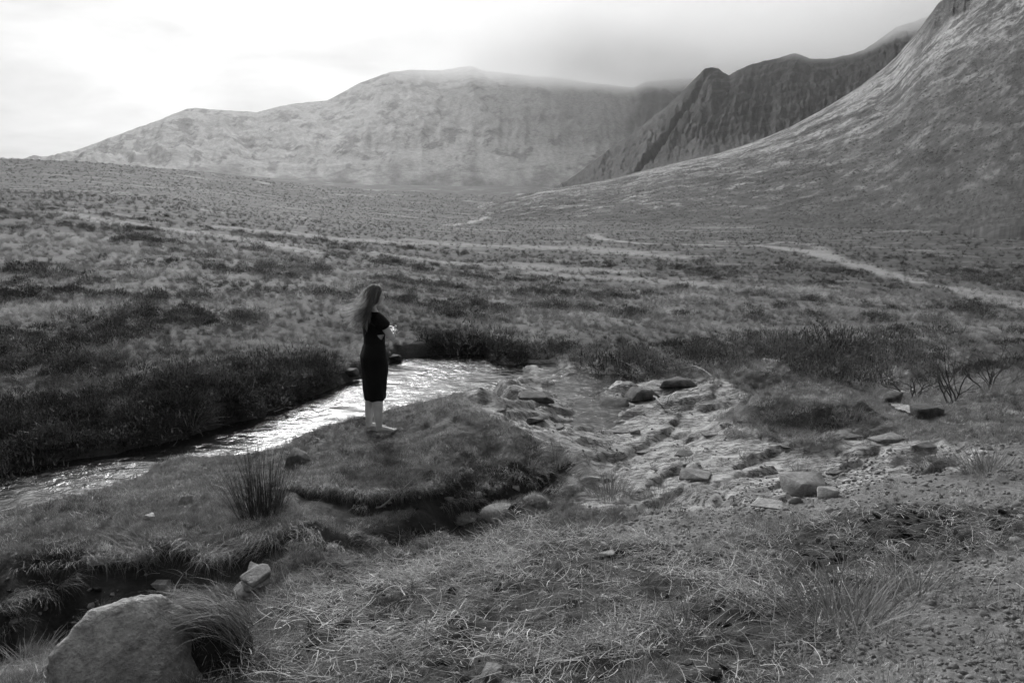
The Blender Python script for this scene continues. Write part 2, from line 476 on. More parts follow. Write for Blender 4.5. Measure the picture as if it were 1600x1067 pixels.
def tl(u, v):
    p = ground_px([(u, v)])[0]
    return (math.atan2(p[0], p[1]), math.log(math.hypot(p[0], p[1])))
def tlw(pts):
    return [tl(u, v) for u, v, w in pts], [w / math.exp(tl(u, v)[1]) for u, v, w in pts]
TRACKS = [
 (*tlw([(925,367,1.4),(935,373,1.4),(1000,381,1.2),(1100,383,1.2),(1200,385,1.4),(1275,394,1.5),(1300,405,1.3),(1350,418,1.2),(1400,432,.9),(1440,442,.6)]), .27),
 (*tlw([(1470,448,.5),(1500,456,1.0),(1560,468,1.6),(1620,478,2.0),(1720,492,2.2)]), .27),
 (*tlw([(1170,385,.8),(1230,378,.8),(1270,381,.9),(1290,396,.9)]), .22),
 (*tlw([(700,353,1.6),(730,350,1.7),(760,341,2.6),(775,330,4.0),(790,318,5.0),(815,304,6.0)]), .30),
 (*tlw([(735,353,3),(775,346,8),(800,336,12),(815,322,14),(825,308,12)]), .03),
]
BANDS = [
 ([tl(u, v) for u, v in ((100,332),(200,352),(300,362),(400,378),(470,392))], [.02, .035, .055, .055, .03], .30),
 ([tl(u, v) for u, v in ((350,356),(500,372),(700,381),(900,388),(1060,402))], [.03, .04, .05, .06, .03], .27),
 ([tl(u, v) for u, v in ((600,398),(720,412),(830,418),(980,424))], [.03, .05, .06, .03], .25),
 ([tl(u, v) for u, v in ((850,428),(1000,438),(1150,450),(1300,462),(1420,478))], [.04, .05, .05, .05, .03], .25),
 ([tl(u, v) for u, v in ((0,372),(80,368),(150,392),(230,405))], [.03, .07, .05, .03], .20),
]
def band_dist(x, y):
    l = np.log(np.maximum(np.hypot(x, y), 2.0)); t = np.arctan2(x, y)
    best = np.full(x.shape, 9.0)
    for pts, w, a in BANDS + TRACKS[:3]:
        d = sd_line(t, l, pts, [0] * len(pts)) / np.maximum(np.interp(t, *zip(*sorted((p[0], q) for p, q in zip(pts, w)))), 1e-4)
        best = np.minimum(best, d)
    return best + 1.2 * fbm(t * 40, l * 60, octaves=4, gain=.6) - .9
GA = albedo(GX, GY, GZ)
MASK = masks(GX, GY)

def mat_new(name):
    m = bpy.data.materials.new(name)
    m.use_nodes = True
    m.node_tree.nodes.clear()
    return m, NT(m.node_tree)

def mat_ground():
    m, t = mat_new('ground')
    alb = t.n('ShaderNodeAttribute', attribute_name='alb').outputs['Fac']
    rock = t.n('ShaderNodeAttribute', attribute_name='rock').outputs['Fac']
    wet = t.n('ShaderNodeAttribute', attribute_name='wet').outputs['Fac']
    pos = t.n('ShaderNodeNewGeometry').outputs['Position']
    f1 = t.noise(pos, 22, 6, .65); f2 = t.noise(pos, 3.2, 5, .6)
    rv = t.mapping(pos, (1.1, 3.2, 2.0), (0, 0, R(37)))
    cn = t.noise(rv, 2.2, 7, .62, .5)
    crack = t.m('ABSOLUTE', t.m('SUBTRACT', cn, .5))
    k = t.m('MULTIPLY', t.rng(f1, .25, .75, .55, 1.45), t.rng(f2, .3, .7, .75, 1.25))
    col = t.m('MULTIPLY', alb, k)
    col = t.m('MULTIPLY', col, t.mix(rock, 1.0, t.rng(crack, 0, .022, .25, 1.0)))
    h = t.m('ADD', t.m('MULTIPLY', f1, .55), t.m('MULTIPLY', f2, .8))
    h = t.m('ADD', h, t.m('MULTIPLY', t.m('MULTIPLY', rock, t.m('ADD', cn, t.rng(crack, 0, .05, 0, .6))), .9))
    nrm = t.bump(h, .035, .9)
    bs = t.n('ShaderNodeBsdfPrincipled', ins={'Base Color': col, 'Roughness': t.mix(wet, .9, .38), 'Normal': nrm})
    bs.inputs['Specular IOR Level'].default_value = .3
    t.n('ShaderNodeOutputMaterial', ins={'Surface': bs})
    return m
M_GROUND = mat_ground()
wet = np.clip(MASK['soil'] * .0 + MASK['bed'] + MASK['rock'] * sstep(.1, .5, fbm(GX * .8, GY * .8, octaves=3)) * .6, 0, 1)
nr, nc = RRm.shape
gv = np.stack([GX, GY, GZ], -1).reshape(-1, 3)
fc = grid_faces(nr, nc)
ground = link(bpy.data.objects.new('moorland_ground', np_mesh('moorland_ground', gv, fc, M_GROUND, attrs={'alb': GA.ravel(), 'rock': MASK['rock'].ravel(), 'wet': wet.ravel()})))
tag(ground, kind='structure')

# ------------------------------------------------------------------ mountains
def mat_fell(name, stretch=(1, 1, 1), bump=2.0):
    m, t = mat_new(name)
    alb = t.n('ShaderNodeAttribute', attribute_name='alb').outputs['Fac']
    pos = t.n('ShaderNodeNewGeometry').outputs['Position']
    f1 = t.noise(t.mapping(pos, stretch), .11, 6, .65)
    f2 = t.noise(pos, .5, 4, .65)
    col = t.m('MULTIPLY', alb, t.m('MULTIPLY', t.rng(f1, .3, .7, .72, 1.28), t.rng(f2, .3, .7, .7, 1.3)))
    bs = t.n('ShaderNodeBsdfPrincipled', ins={'Base Color': col, 'Roughness': .95, 'Normal': t.bump(t.m('ADD', f1, t.m('MULTIPLY', f2, .25)), bump, .8)})
    bs.inputs['Specular IOR Level'].default_value = .15
    t.n('ShaderNodeOutputMaterial', ins={'Surface': bs})
    return m

def elev_px(u, v):
    x, y, z = ray(u, v)
    return x / np.hypot(x, y), y / np.hypot(x, y), z / np.hypot(x, y)

def mountain(name, skyline, dist, foot, shape, relief, alb_fn, ncol=420, nrow=200, u_rng=None, mat=None):
    """skyline: (u, v); dist: (u, ridge distance); foot: (u, v, distance) where the flank meets the valley"""
    su, sv = zip(*skyline); du, dd = zip(*dist); fu, fv, fd = zip(*foot)
    u0, u1 = u_rng or (su[0], su[-1])
    u = np.linspace(u0, u1, ncol)
    v = np.interp(u, su, sv)
    D = np.interp(u, du, dd); FV = np.interp(u, fu, fv); FD = np.interp(u, fu, fd)
    ex, ey, el = elev_px(u, v)
    _, _, fe = elev_px(u, FV)
    zr, zf = el * D, fe * FD
    t = np.concatenate([np.linspace(-.15, 1, nrow), np.linspace(1, 1.5, 40)[1:]])
    T = t[:, None]
    front = np.clip(T, 0, 1)
    r = FD + (D - FD) * T
    prof = shape(front, u[None, :])
    z = zf + (zr - zf) * prof
    z = z + np.minimum(T, 0) * (zr - zf) * .6                    # runs on below the valley floor
    back = np.clip(T - 1, 0, 1)
    z = z - back * (zr - zf) * 1.5
    X, Y = r * ex, r * ey
    env = np.clip(T * 3, 0, 1) * (1 - .85 * sstep(.80, 1.0, T)) 
    rl = relief(X, Y, z, front, u[None, :] + 0 * T)
    z = z + rl * env
    A = alb_fn(X, Y, z, front, u[None, :] + 0 * T, rl)
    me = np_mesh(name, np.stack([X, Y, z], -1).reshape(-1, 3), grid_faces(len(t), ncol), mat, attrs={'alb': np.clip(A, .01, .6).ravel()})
    o = link(bpy.data.objects.new(name, me))
    return tag(o, kind='structure')

# the broad pale mountain at the head of the valley
SKY_A = [(-420,285),(-160,262),(0,250),(60,246),(100,242),(150,224),(200,206),(250,188),(290,171),(305,169),(345,173),(400,176),(440,166),(480,160),(510,157),(525,150),(560,131),(610,113),(640,110),(690,110),(715,106),(735,103),(760,112),(785,114),(820,118),(870,122),(940,132),(975,136),(990,138),(1010,128),(1050,125),(1120,120),(1250,110)]
def relief_a(X, Y, z, t, u):
    lat = u * 2.2
    w = 60 * fbm(X / 300, Y / 300, octaves=3)
    gul = ridged((lat + w + .35 * z) / 230, t * .9 + 3, 5) - .6
    wall = sstep(940, 1010, u + 30 * fbm(z / 60, u / 60, octaves=3))
    fine = ridged((lat + .3 * w) / 62 + 9, t * 1.7, 4, .6) - .6
    return 30 * gul * sstep(.05, .5, t) + 13 * fine * sstep(.05, .4, t) + 9 * fbm(X / 110, Y / 110, octaves=6, gain=.6) + wall * 30 * (ridged(lat / 60, z / 200, 4) - .6)
def alb_a(X, Y, z, t, u, rl):
    lat = u * 2.2
    w = 40 * fbm(X / 120, Y / 120, octaves=4)
    rockn = fbm((lat + w + .5 * z) / 95 + 4, (z + .8 * w - .25 * lat) / 48 + 2, octaves=6, gain=.66)
    rock = qstep(rockn, .74, .90) * sstep(.06, .22, t)
    bands = qstep(fbm((lat + w) / 190 + 9, (z + .25 * w - .1 * lat) / 15, octaves=5, gain=.6), .86, .95) * qstep(fbm(lat / 260 + 1, z / 120, octaves=3), .45, .7)
    streak = fbm((lat + .7 * z + w) / 16, t * 5, octaves=5)
    grass = .40 + .09 * fbm(lat / 140, t * 5, octaves=4) + .11 * streak + .06 * fbm(X / 9, Y / 14, octaves=2)  # grass albedo raised to stand in for sunlit haze over the slope
    dark_upper_right = .60 * sstep(620, 960, u + 60 * rockn) * sstep(.15, .6, t + .3 * rockn)  # mask: darker towards the upper right of the mountain
    a = grass + (.10 - grass) * np.maximum(np.maximum(rock * .6, bands * .45), dark_upper_right)
    foot_ = sstep(.20, .03, t + .25 * fbm(lat / 120 + 3, z / 50, octaves=5))
    a = a + (.11 + .05 * streak - a) * foot_ * .85
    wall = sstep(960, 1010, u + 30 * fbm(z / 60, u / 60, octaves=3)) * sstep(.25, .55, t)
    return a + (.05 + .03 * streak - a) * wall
M_FELL = mat_fell('mountain_grass', (1, 1, .6), 1.6)
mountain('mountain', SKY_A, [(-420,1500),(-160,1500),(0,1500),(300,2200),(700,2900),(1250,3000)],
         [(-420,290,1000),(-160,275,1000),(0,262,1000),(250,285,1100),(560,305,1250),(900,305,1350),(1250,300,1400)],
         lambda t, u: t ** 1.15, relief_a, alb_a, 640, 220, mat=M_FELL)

# dark buttress and corrie wall on the right
SKY_B = [(860,300),(900,272),(950,236),(1000,200),(1040,168),(1060,150),(1075,133),(1090,118),(1100,108),(1113,102),(1122,107),(1130,115),(1140,119),(1152,111),(1165,106),(1185,98),(1215,92),(1240,84),(1252,87),(1266,93),(1300,91),(1330,86),(1350,79),(1375,62),(1400,44),(1430,34),(1450,25),(1500,0),(1600,-60)]
def relief_b(X, Y, z, t, u):
    lat = u * 1.15
    warp = 30 * fbm(lat / 120, z / 90, octaves=4)
    rib = ridged((lat + warp) / 90, z / 420 + 2, 5, .62) - .6
    small = ridged((lat + .6 * warp) / 26 + 5, z / 90, 4, .62) - .6
    led = (z + .25 * lat + 18 * fbm(lat / 40, z / 40, octaves=4)) / 26
    led = (led - np.floor(led))
    ledge = (sstep(0, .8, led) - led) * 9
    g = np.minimum(np.abs(u - (1113 - (1 - t) * 150) + 8 * fbm(z / 30, u / 60, octaves=3)) / 12, 1)      # the gully below the peak
    return 32 * rib * sstep(.1, .5, t) + (9 * small + ledge + 9 * fbm(lat / 14, z / 14, octaves=4, gain=.6)) * sstep(.05, .3, t) - 26 * (1 - g) * sstep(.1, .4, t)
def alb_b(X, Y, z, t, u, rl):
    lat = u * 1.15
    w = 20 * fbm(lat / 50, z / 50, octaves=4)
    a = .032 + .045 * fbm((lat + w) / 30, z / 60, octaves=6, gain=.62) + .030 * fbm((lat + w) / 8, z / 34, octaves=3)
    a = a + .03 * qstep(fbm((lat + w) / 60, (z - .3 * lat) / 14, octaves=4), .7, .92)
    scree = sstep(.42, .08, t + .3 * fbm((lat + w) / 50, z / 160, octaves=4)) * sstep(930, 1040, u)
    lf = sstep(1070, 960, u + .5 * w) * (.7 + .8 * fbm((lat + w) / 20, z / 60, octaves=3))
    return a + (.12 - a) * np.clip(np.maximum(scree * .8, lf * .55), 0, 1)
M_CRAG = mat_fell('crag_rock', (1, 1, .35), 4.0)
mountain('rocky_mountain', SKY_B, [(860,1450),(1100,1500),(1250,1750),(1600,1700)],
         [(860,310,1150),(1000,285,1020),(1200,260,1000),(1600,200,1000)],
         lambda t, u: np.where(t < .35, t * .75, .2625 + (t - .35) * 1.1346), relief_b, alb_b, 520, 260, mat=M_CRAG)
# the long hillside coming down from the right
SKY_C = [(690,345),(760,318),(830,300),(900,290),(960,279),(1000,268),(1060,254),(1110,243),(1150,232),(1200,214),(1240,196),(1270,180),(1300,163),(1340,138),(1380,108),(1400,90),(1420,66),(1440,42),(1455,20),(1470,2),(1500,-20),(1600,-85),(1800,-190),(2000,-260)]
def relief_c(X, Y, z, t, u):
    q = t + .03 * fbm(u / 60, t * 8, octaves=3)
    n = 3.0 * fbm(u / 90, q * 9, octaves=6, gain=.55) + 0.7 * fbm(u / 9, q * 60, octaves=4, gain=.6)
    gul = (ridged(u / 110 + .5 * fbm(u / 80, t * 4), t * 1.3, 4) - .6) * 6 * sstep(.2, .6, t)
    crag = sstep(1400, 1480, u) * sstep(.72, .95, t)
    return (n * np.clip(np.hypot(X, Y) / 560, .2, 1) + gul) * sstep(0, .12, t) + crag * (22 * (ridged(u / 24, z / 160, 4) - .55))
def alb_c(X, Y, z, t, u, rl):
    q = t + .025 * fbm(u / 50, t * 10, octaves=4)
    st = fbm(u / 38 + 7 + q * 3, q * 52, octaves=6, gain=.65)
    st2 = fbm(u / 110 + 3, q * 11, octaves=5)
    fine = fbm(u / 7 + q * 20, q * 95, octaves=3, gain=.65)
    a = .085 + .13 * st + .12 * st2 + .08 * fine
    sw = fbm(u / 170 + 5 + q * 2, q * 9, octaves=3)
    a = a + .02 + .12 * sw + .20 * sstep(.35, .75, t) * sstep(-.25, .2, st2 + st)
    pale = qstep(fbm(u / 70 + 11, q * 26, octaves=5, gain=.55), .66, .86)
    a = a + .20 * pale * sstep(.0, .06, t) * (.12 + .88 * sstep(.55, .30, t) * sstep(1450, 1100, u))
    hea = qstep(fbm(u / 34, q * 30, octaves=6, gain=.62) - .35 * t, .45, .70)
    a = a + (.045 - a) * hea * .75
    low = sstep(.22, .0, t + .08 * st2)
    a = a + (.065 + .06 * st + .07 * fine - a) * low * .8
    spk = qstep(fbm(u / 6 + 3, q * 120, octaves=3), .91, .96)
    a = a + (.03 - a) * spk * .8
    crag = sstep(1400, 1480, u) * sstep(.70, .92, t + .1 * fbm(u / 20, z / 50))
    return a + (.05 + .06 * fbm(u / 9, z / 30, octaves=4) - a) * crag
M_HILL = mat_fell('hillside_grass', (1, 1, 1), .35)
mountain('hillside', SKY_C, [(690,560),(830,820),(1000,850),(1300,800),(1470,760),(1600,720),(2000,500)],
         [(690,352,300),(830,356,280),(1000,352,250),(1200,352,200),(1400,354,160),(1600,356,120),(2000,350,95)],
         lambda t, u: t ** (1.0 + .38 * np.clip((u - 1000) / 400, 0, 1)), relief_c, alb_c, 640, 320, mat=M_HILL)

# ------------------------------------------------------------------ water
def mat_water():
    m, t = mat_new('river_water')
    pos = t.n('ShaderNodeNewGeometry').outputs['Position']
    w1 = t.noise(t.mapping(pos, (1.0, 1.5, 1), (0, 0, R(-28))), 4.6, 4, .6, 1.2)
    w2 = t.noise(t.mapping(pos, (1, 1.7, 1), (0, 0, R(-25))), 17, 3, .6, .4)
    h = t.m('ADD', w1, t.m('MULTIPLY', w2, .12))
    calm = t.rng(t.noise(pos, .9, 3, .5), .38, .62, .30, 1.0)
    bs = t.n('ShaderNodeBsdfPrincipled', ins={'Base Color': .018, 'Roughness': .09, 'IOR': 1.333, 'Normal': t.bump(h, .030, calm)})
    t.n('ShaderNodeOutputMaterial', ins={'Surface': bs})
    return m
M_WATER = mat_water()
wx, wy = np.meshgrid(np.arange(-13, 2.2, .05), np.arange(4.6, 16.0, .05), indexing='ij')
wp = sd_poly(wx, wy, POOL)
wz = WATER + .012 * fbm(wx * 2.2 + wy, wy * 3.0, octaves=3)
keep = (wp < 1.7)
idx = grid_faces(*wx.shape)
kf = keep.ravel()[idx].all(1)
idx = idx[kf]
used = np.unique(idx)
remap = np.zeros(wx.size, int); remap[used] = np.arange(len(used))
river = link(bpy.data.objects.new('river_water', np_mesh('river_water', np.stack([wx, wy, wz], -1).reshape(-1, 3)[used], remap[idx], M_WATER)))
tag(river, kind='structure')
#==PART2==
# ------------------------------------------------------------------ air
hz_m, hz = mat_new('haze_air')
hv = hz.n('ShaderNodeVolumePrincipled', ins={'Color': (1, 1, 1, 1), 'Density': 5.0e-5, 'Anisotropy': .45})
hz.n('ShaderNodeOutputMaterial', ins={'Volume': hv})
def box_mesh(name, lo, hi, mat):
    v = [(x, y, z) for x in (lo[0], hi[0]) for y in (lo[1], hi[1]) for z in (lo[2], hi[2])]
    f = [(0, 1, 3, 2), (4, 6, 7, 5), (0, 4, 5, 1), (2, 3, 7, 6), (0, 2, 6, 4), (1, 5, 7, 3)]
    return np_mesh(name, v, f, mat, smooth=False)
zmin = min(min(v.co.z for v in o.data.vertices) for o in COL.objects if o.type == 'MESH')
zmax = max(max(v.co.z for v in o.data.vertices) for o in COL.objects if o.type == 'MESH')
haze = link(bpy.data.objects.new('haze', box_mesh('haze', (-4200, -2600, zmin - 1), (4200, 4900, zmax + 60), hz_m)))
tag(haze, kind='stuff')

# cloud lying on the tops
def mat_cloud(z0, z1, dens):
    m, t = mat_new('low_cloud')
    pos = t.n('ShaderNodeNewGeometry').outputs['Position']
    g = t.n('ShaderNodeSeparateXYZ', ins={0: t.n('ShaderNodeTexCoord').outputs['Generated']})
    z = t.n('ShaderNodeSeparateXYZ', ins={0: pos}).outputs[2]
    nz = t.noise(t.mapping(pos, (1, 1, 1.5)), .0045, 4, .6)
    zz = t.m('SUBTRACT', z, t.m('MULTIPLY', t.m('SUBTRACT', nz, .5), (z1 - z0) * 2.2))
    up = t.rng(zz, z0, z1, 0, 1, smooth=True)
    e = t.m('MULTIPLY', t.rng(g.outputs[0], 0, .6, 0, 1, smooth=True), t.rng(g.outputs[0], .85, 1, 1, 0, smooth=True))
    off = t.rng(zz, z1 + (z1 - z0) * .6, z1 + (z1 - z0) * 2.6, 1, 0, smooth=True)
    d = t.m('MULTIPLY', t.m('MULTIPLY', t.m('MULTIPLY', up, off), e), dens)
    v = t.n('ShaderNodeVolumePrincipled', ins={'Color': (1, 1, 1, 1), 'Density': d, 'Anisotropy': .28})
    t.n('ShaderNodeOutputMaterial', ins={'Volume': v})
    return m
def low_cloud(u0, u1, v0, D, depth, top, dens, soft):
    x0, y, z0 = at_y(u0, v0, D); x1 = at_y(u1, v0, D)[0]
    lo, hi = (x0, D - depth / 2, z0 - soft * 1.6), (x1, D + depth / 2, top)
    o = link(bpy.data.objects.new('low_cloud', box_mesh('low_cloud', lo, hi, mat_cloud(z0 - soft * .5, z0 + soft, dens))))
    return tag(o, kind='stuff')
low_cloud(520, 1330, 134, 2550, 900, 800, .0055, 60)
low_cloud(940, 1700, 86, 1500, 520, 540, .0055, 30)
#==PART3==
# ------------------------------------------------------------------ plants: materials and meshes
def mat_blade(name, alb=None, trans=.35, rough=.55, spec=.35, var=.5, fixed=False):
    """grass and leaves; the albedo comes from the scattered point (attribute alb) or is fixed"""
    m, t = mat_new(name)
    base = alb if fixed else t.n('ShaderNodeAttribute', attribute_type='INSTANCER', attribute_name='alb').outputs['Fac']
    sh = t.n('ShaderNodeAttribute', attribute_name='shade').outputs['Fac']
    rnd = t.n('ShaderNodeObjectInfo').outputs['Random']
    col = t.m('MULTIPLY', t.m('MULTIPLY', base, sh), t.rng(rnd, 0, 1, 1 - var * .5, 1 + var * .5))
    bs = t.n('ShaderNodeBsdfPrincipled', ins={'Base Color': col, 'Roughness': rough})
    bs.inputs['Specular IOR Level'].default_value = spec
    tr = t.n('ShaderNodeBsdfTranslucent', ins={'Color': col})
    mx = t.n('ShaderNodeMixShader', ins={0: trans, 1: bs, 2: tr})
    t.n('ShaderNodeOutputMaterial', ins={'Surface': mx})
    return m
M_GRASS = mat_blade('grass_blades', trans=.25, spec=.45, rough=.45, var=.8)
M_STRAW = mat_blade('dry_straw', trans=.2, rough=.5)
M_HEATHER_S = mat_blade('heather_scatter', trans=.12, rough=.7, spec=.15)
M_HEATHER = mat_blade('heather_sprigs', alb=.105, trans=.2, rough=.7, spec=.15, fixed=True, var=.9)
M_RUSH = mat_blade('rush_stems', alb=.042, trans=.1, rough=.45, spec=.4, fixed=True, var=.2)
M_TUSSOCK = mat_blade('tussock_grass', alb=.24, trans=.3, fixed=True, var=.4)
M_TUSSOCK_D = mat_blade('tussock_grass_dark', alb=.13, trans=.3, fixed=True, var=.4)
M_CUSHION = mat_blade('pale_moss', alb=.42, trans=.3, fixed=True, var=.2)

class Blades:
    """collects curved strips of 3 quads that taper to a tip"""
    def __init__(self):
        self.v, self.f, self.s = [], [], []
    def strip(self, pts, w, shade=1.0, side=None, tip=.15):
        pts = np.asarray(pts, float)
        n = len(pts)
        tan = np.gradient(pts, axis=0)
        if side is None:
            side = np.cross(tan.mean(0), RNG.normal(size=3))
        side = np.asarray(side, float); side = side / (np.linalg.norm(side) + 1e-9)
        ww = w * np.linspace(1, tip, n)[:, None] * .5
        b = len(self.v)
        self.v += list(np.stack([pts - side * ww, pts + side * ww], 1).reshape(-1, 3))
        self.s += [shade] * (2 * n)
        self.f += [(b + 2 * i, b + 2 * i + 1, b + 2 * i + 3, b + 2 * i + 2) for i in range(n - 1)]
    def blade(self, base, az, length, lean, curl, w, shade=1.0, n=4, twist=0.0):
        """lean: start angle from vertical; curl: how far it bends over along its length"""
        a = lean; p = np.array(base, float); pts = [p.copy()]
        d = az
        for i in range(n - 1):
            p = p + length / (n - 1) * np.array([math.sin(a) * math.cos(d), math.sin(a) * math.sin(d), math.cos(a)])
            pts.append(p.copy()); a += curl / (n - 1); d += twist / (n - 1)
        self.strip(pts, w, shade, side=(-math.sin(az), math.cos(az), RNG.normal() * .5))
    def mesh(self, name, mat):
        return np_mesh(name, self.v, self.f, mat, smooth=True, attrs={'shade': self.s})

U = lambda a, b: RNG.uniform(a, b)
def turf_mesh(k):
    b = Blades()
    for i in range(60):
        r = .085 * math.sqrt(U(0, 1)); a = U(0, 6.28)
        b.blade((r * math.cos(a), r * math.sin(a), -.012), U(0, 6.28), U(.02, .052), U(.1, .9), U(.2, 1.3), U(.0022, .004), U(.6, 1.35), 4)
    return b.mesh('turf', M_GRASS)
def tuft_mesh(k):
    b = Blades()
    for i in range(64):
        r = .06 * math.sqrt(U(0, 1)); a = U(0, 6.28)
        b.blade((r * math.cos(a), r * math.sin(a), -.02), a + U(-.9, .9), U(.12, .26), U(.1, .7), U(.4, 1.7), U(.0028, .005), U(.6, 1.4), 5)
    return b.mesh('tuft', M_GRASS)
def hang_mesh(k):
    """grass combed over an edge: arcs out towards +X and down"""
    b = Blades()
    for i in range(70):
        y = U(-.11, .11)
        b.blade((U(-.07, .0), y, U(-.02, .02)), U(-.55, .55), U(.10, .27), U(.5, 1.25), U(1.0, 2.0), U(.0024, .0042), U(.55, 1.4), 5)
    return b.mesh('hanging_tuft', M_GRASS)
def straw_mesh(k):
    b = Blades()
    main = 0.0
    for i in range(18):
        x, y, z = U(-.14, .14), U(-.14, .14), U(.0, .03)
        az = main + RNG.normal(0, .5) + (math.pi if i % 2 else 0) if i % 4 else U(0, 6.28)
        b.blade((x, y, z), az, U(.06, .26), U(1.0, 1.6), U(-.7, 1.2), U(.0022, .0055), U(.45, 1.4), 6, U(-2.0, 2.0))
    return b.mesh('straw', M_STRAW)
def heather_mesh(k, mat, n=1150, name='heather'):
    b = Blades()
    for i in range(n):
        z = U(.0, 1); a = U(0, 6.28); rr = math.sqrt(max(0, 1 - z * z))
        lump = 1 + .25 * math.sin(3 * a + k) * rr + .18 * math.sin(5 * a + 2 * k + 4 * z) + .15 * math.sin(9 * a + k * 3 + 9 * z)
        q = U(.35, 1.0) ** .6 * lump
        p = np.array([rr * math.cos(a) * .42 * q, rr * math.sin(a) * .42 * q, z * .40 * q])
        L = U(.03, .085) if i % 12 else U(.08, .16)
        az = a + U(-1.6, 1.6); lean = (1 - z) * .9 + U(-.7, .9)
        b.blade(p - np.array([0, 0, .03]), az, L, lean, U(-.9, .9), U(.008, .018), U(.3, 1.9), 3, 0, )
    return b.mesh(name, mat)
def sprig_mesh(k):
    b = Blades()
    for i in range(200):
        a = U(0, 6.28); q = math.sqrt(U(0, 1)); r = .30 * q; h = .20 * math.sqrt(max(0, 1 - q * q)) * U(.3, 1)
        b.blade((r * math.cos(a), r * math.sin(a), h - .03), a + U(-.8, .8), U(.03, .09), q * .8 + U(-.6, .8), U(-.8, .8), U(.010, .022), U(.3, 1.8), 3)
    return b.mesh('heather_sprig', M_HEATHER_S)

def ico(sub):
    bm = bmesh.new(); bmesh.ops.create_icosphere(bm, subdivisions=sub, radius=1)
    v = np.array([q.co[:] for q in bm.verts]); f = np.array([[w.index for w in q.verts] for q in bm.faces]); bm.free()
    return v, f
ICO = {k: ico(k) for k in (1, 2, 3, 4, 5)}
def rock_verts(seed, sub=3, planes=9, rough=.10, cut=.72, fine=.03, up=None):
    rg = np.random.default_rng(seed)
    v, f = ICO[sub]
    v = v.copy()
    for i in range(planes):
        n = rg.normal(size=3); n /= np.linalg.norm(n)
        d = v @ n - cut * rg.uniform(.8, 1.15)
        v = v - np.clip(d, 0, None)[:, None] * n * .93
    o = seed * 3.7
    v = v * (1 + rough * fbm(v[:, 0] * 1.3 + o, v[:, 1] * 1.3, v[:, 2] * 1.3, 3) + fine * fbm(v[:, 0] * 6 + o, v[:, 1] * 6, v[:, 2] * 6, 3))[:, None]
    return v, f
def angular_mesh(name, seed, size, mat, n=15):
    """a broken block of stone: the hull of a few points with chipped edges and a rough skin"""
    rg = np.random.default_rng(seed)
    bm = bmesh.new()
    for i in range(n):
        p = rg.normal(size=3); p /= np.linalg.norm(p) 
        p = np.sign(p) * np.abs(p) ** .45 * rg.uniform(.7, 1.0)
        bm.verts.new(p)
    bmesh.ops.convex_hull(bm, input=bm.verts)
    for q in [q for q in bm.verts if not q.link_faces]:
        bm.verts.remove(q)
    bmesh.ops.bevel(bm, geom=list(bm.edges), offset=.03, segments=1, affect='EDGES', profile=.5)
    bmesh.ops.triangulate(bm, faces=bm.faces)
    bmesh.ops.subdivide_edges(bm, edges=[e for e in bm.edges if e.calc_length() > .22], cuts=2, use_grid_fill=True)
    bmesh.ops.triangulate(bm, faces=bm.faces)
    v = np.array([q.co[:] for q in bm.verts])
    v = v * (1 + .10 * fbm(v[:, 0] * 2.2 + seed, v[:, 1] * 2.2, v[:, 2] * 2.2, 3))[:, None]
    v = v / np.abs(v).max(0) * np.asarray(size)
    f = np.array([[w.index for w in q.verts] for q in bm.faces]); bm.free()
    return np_mesh(name, v, f, mat, smooth=False)

def mat_stone(name, lo, hi, scale=6.0, bump=.02, lichen=.0):
    m, t = mat_new(name)
    co = t.n('ShaderNodeTexCoord').outputs['Object']
    f1 = t.noise(co, scale, 7, .65); f2 = t.noise(co, scale * 5, 4, .6); f3 = t.noise(co, scale * .5, 3, .5)
    rnd = t.n('ShaderNodeObjectInfo').outputs['Random']
    col = t.mix(t.rng(f1, .32, .68), lo, hi)
    col = t.m('MULTIPLY', col, t.rng(f2, .3, .7, .7, 1.25))
    col = t.m('MULTIPLY', col, t.rng(rnd, 0, 1, .8, 1.2))
    if lichen:
        col = t.mix(t.m('MULTIPLY', t.rng(f3, .52, .6), lichen), col, t.m('MULTIPLY', col, .35))
    h = t.m('ADD', f1, t.m('MULTIPLY', f2, .3))
    bs = t.n('ShaderNodeBsdfPrincipled', ins={'Base Color': col, 'Roughness': .85, 'Normal': t.bump(h, bump, 1.0)})
    bs.inputs['Specular IOR Level'].default_value = .3
    t.n('ShaderNodeOutputMaterial', ins={'Surface': bs})
    return m
M_STONE = mat_stone('grey_stone', .11, .26, 9, .012)
M_STONE_P = mat_stone('pale_stone', .24, .40, 9, .01)
M_STONE_D = mat_stone('dark_stone', .04, .15, 9, .014)
M_BOULDER = mat_stone('lichen_boulder', .19, .60, 11.0, .05, .45)
M_PEBBLE = mat_stone('gravel_stone', .14, .30)
M_CLOD = mat_stone('peat_clod', .015, .035, 9, .03)

def pebble_mesh(k):
    v, f = rock_verts(40 + k, 1, 4, .15, .8, 0)
    return np_mesh('pebble', v * np.array([.014, .011, .007]), f, M_PEBBLE, smooth=False)
def clod_mesh(k):
    v, f = rock_verts(60 + k, 2, 9, .55, .62, .35)
    return np_mesh('clod', v * np.array([.055, .050, .022]), f, M_CLOD)

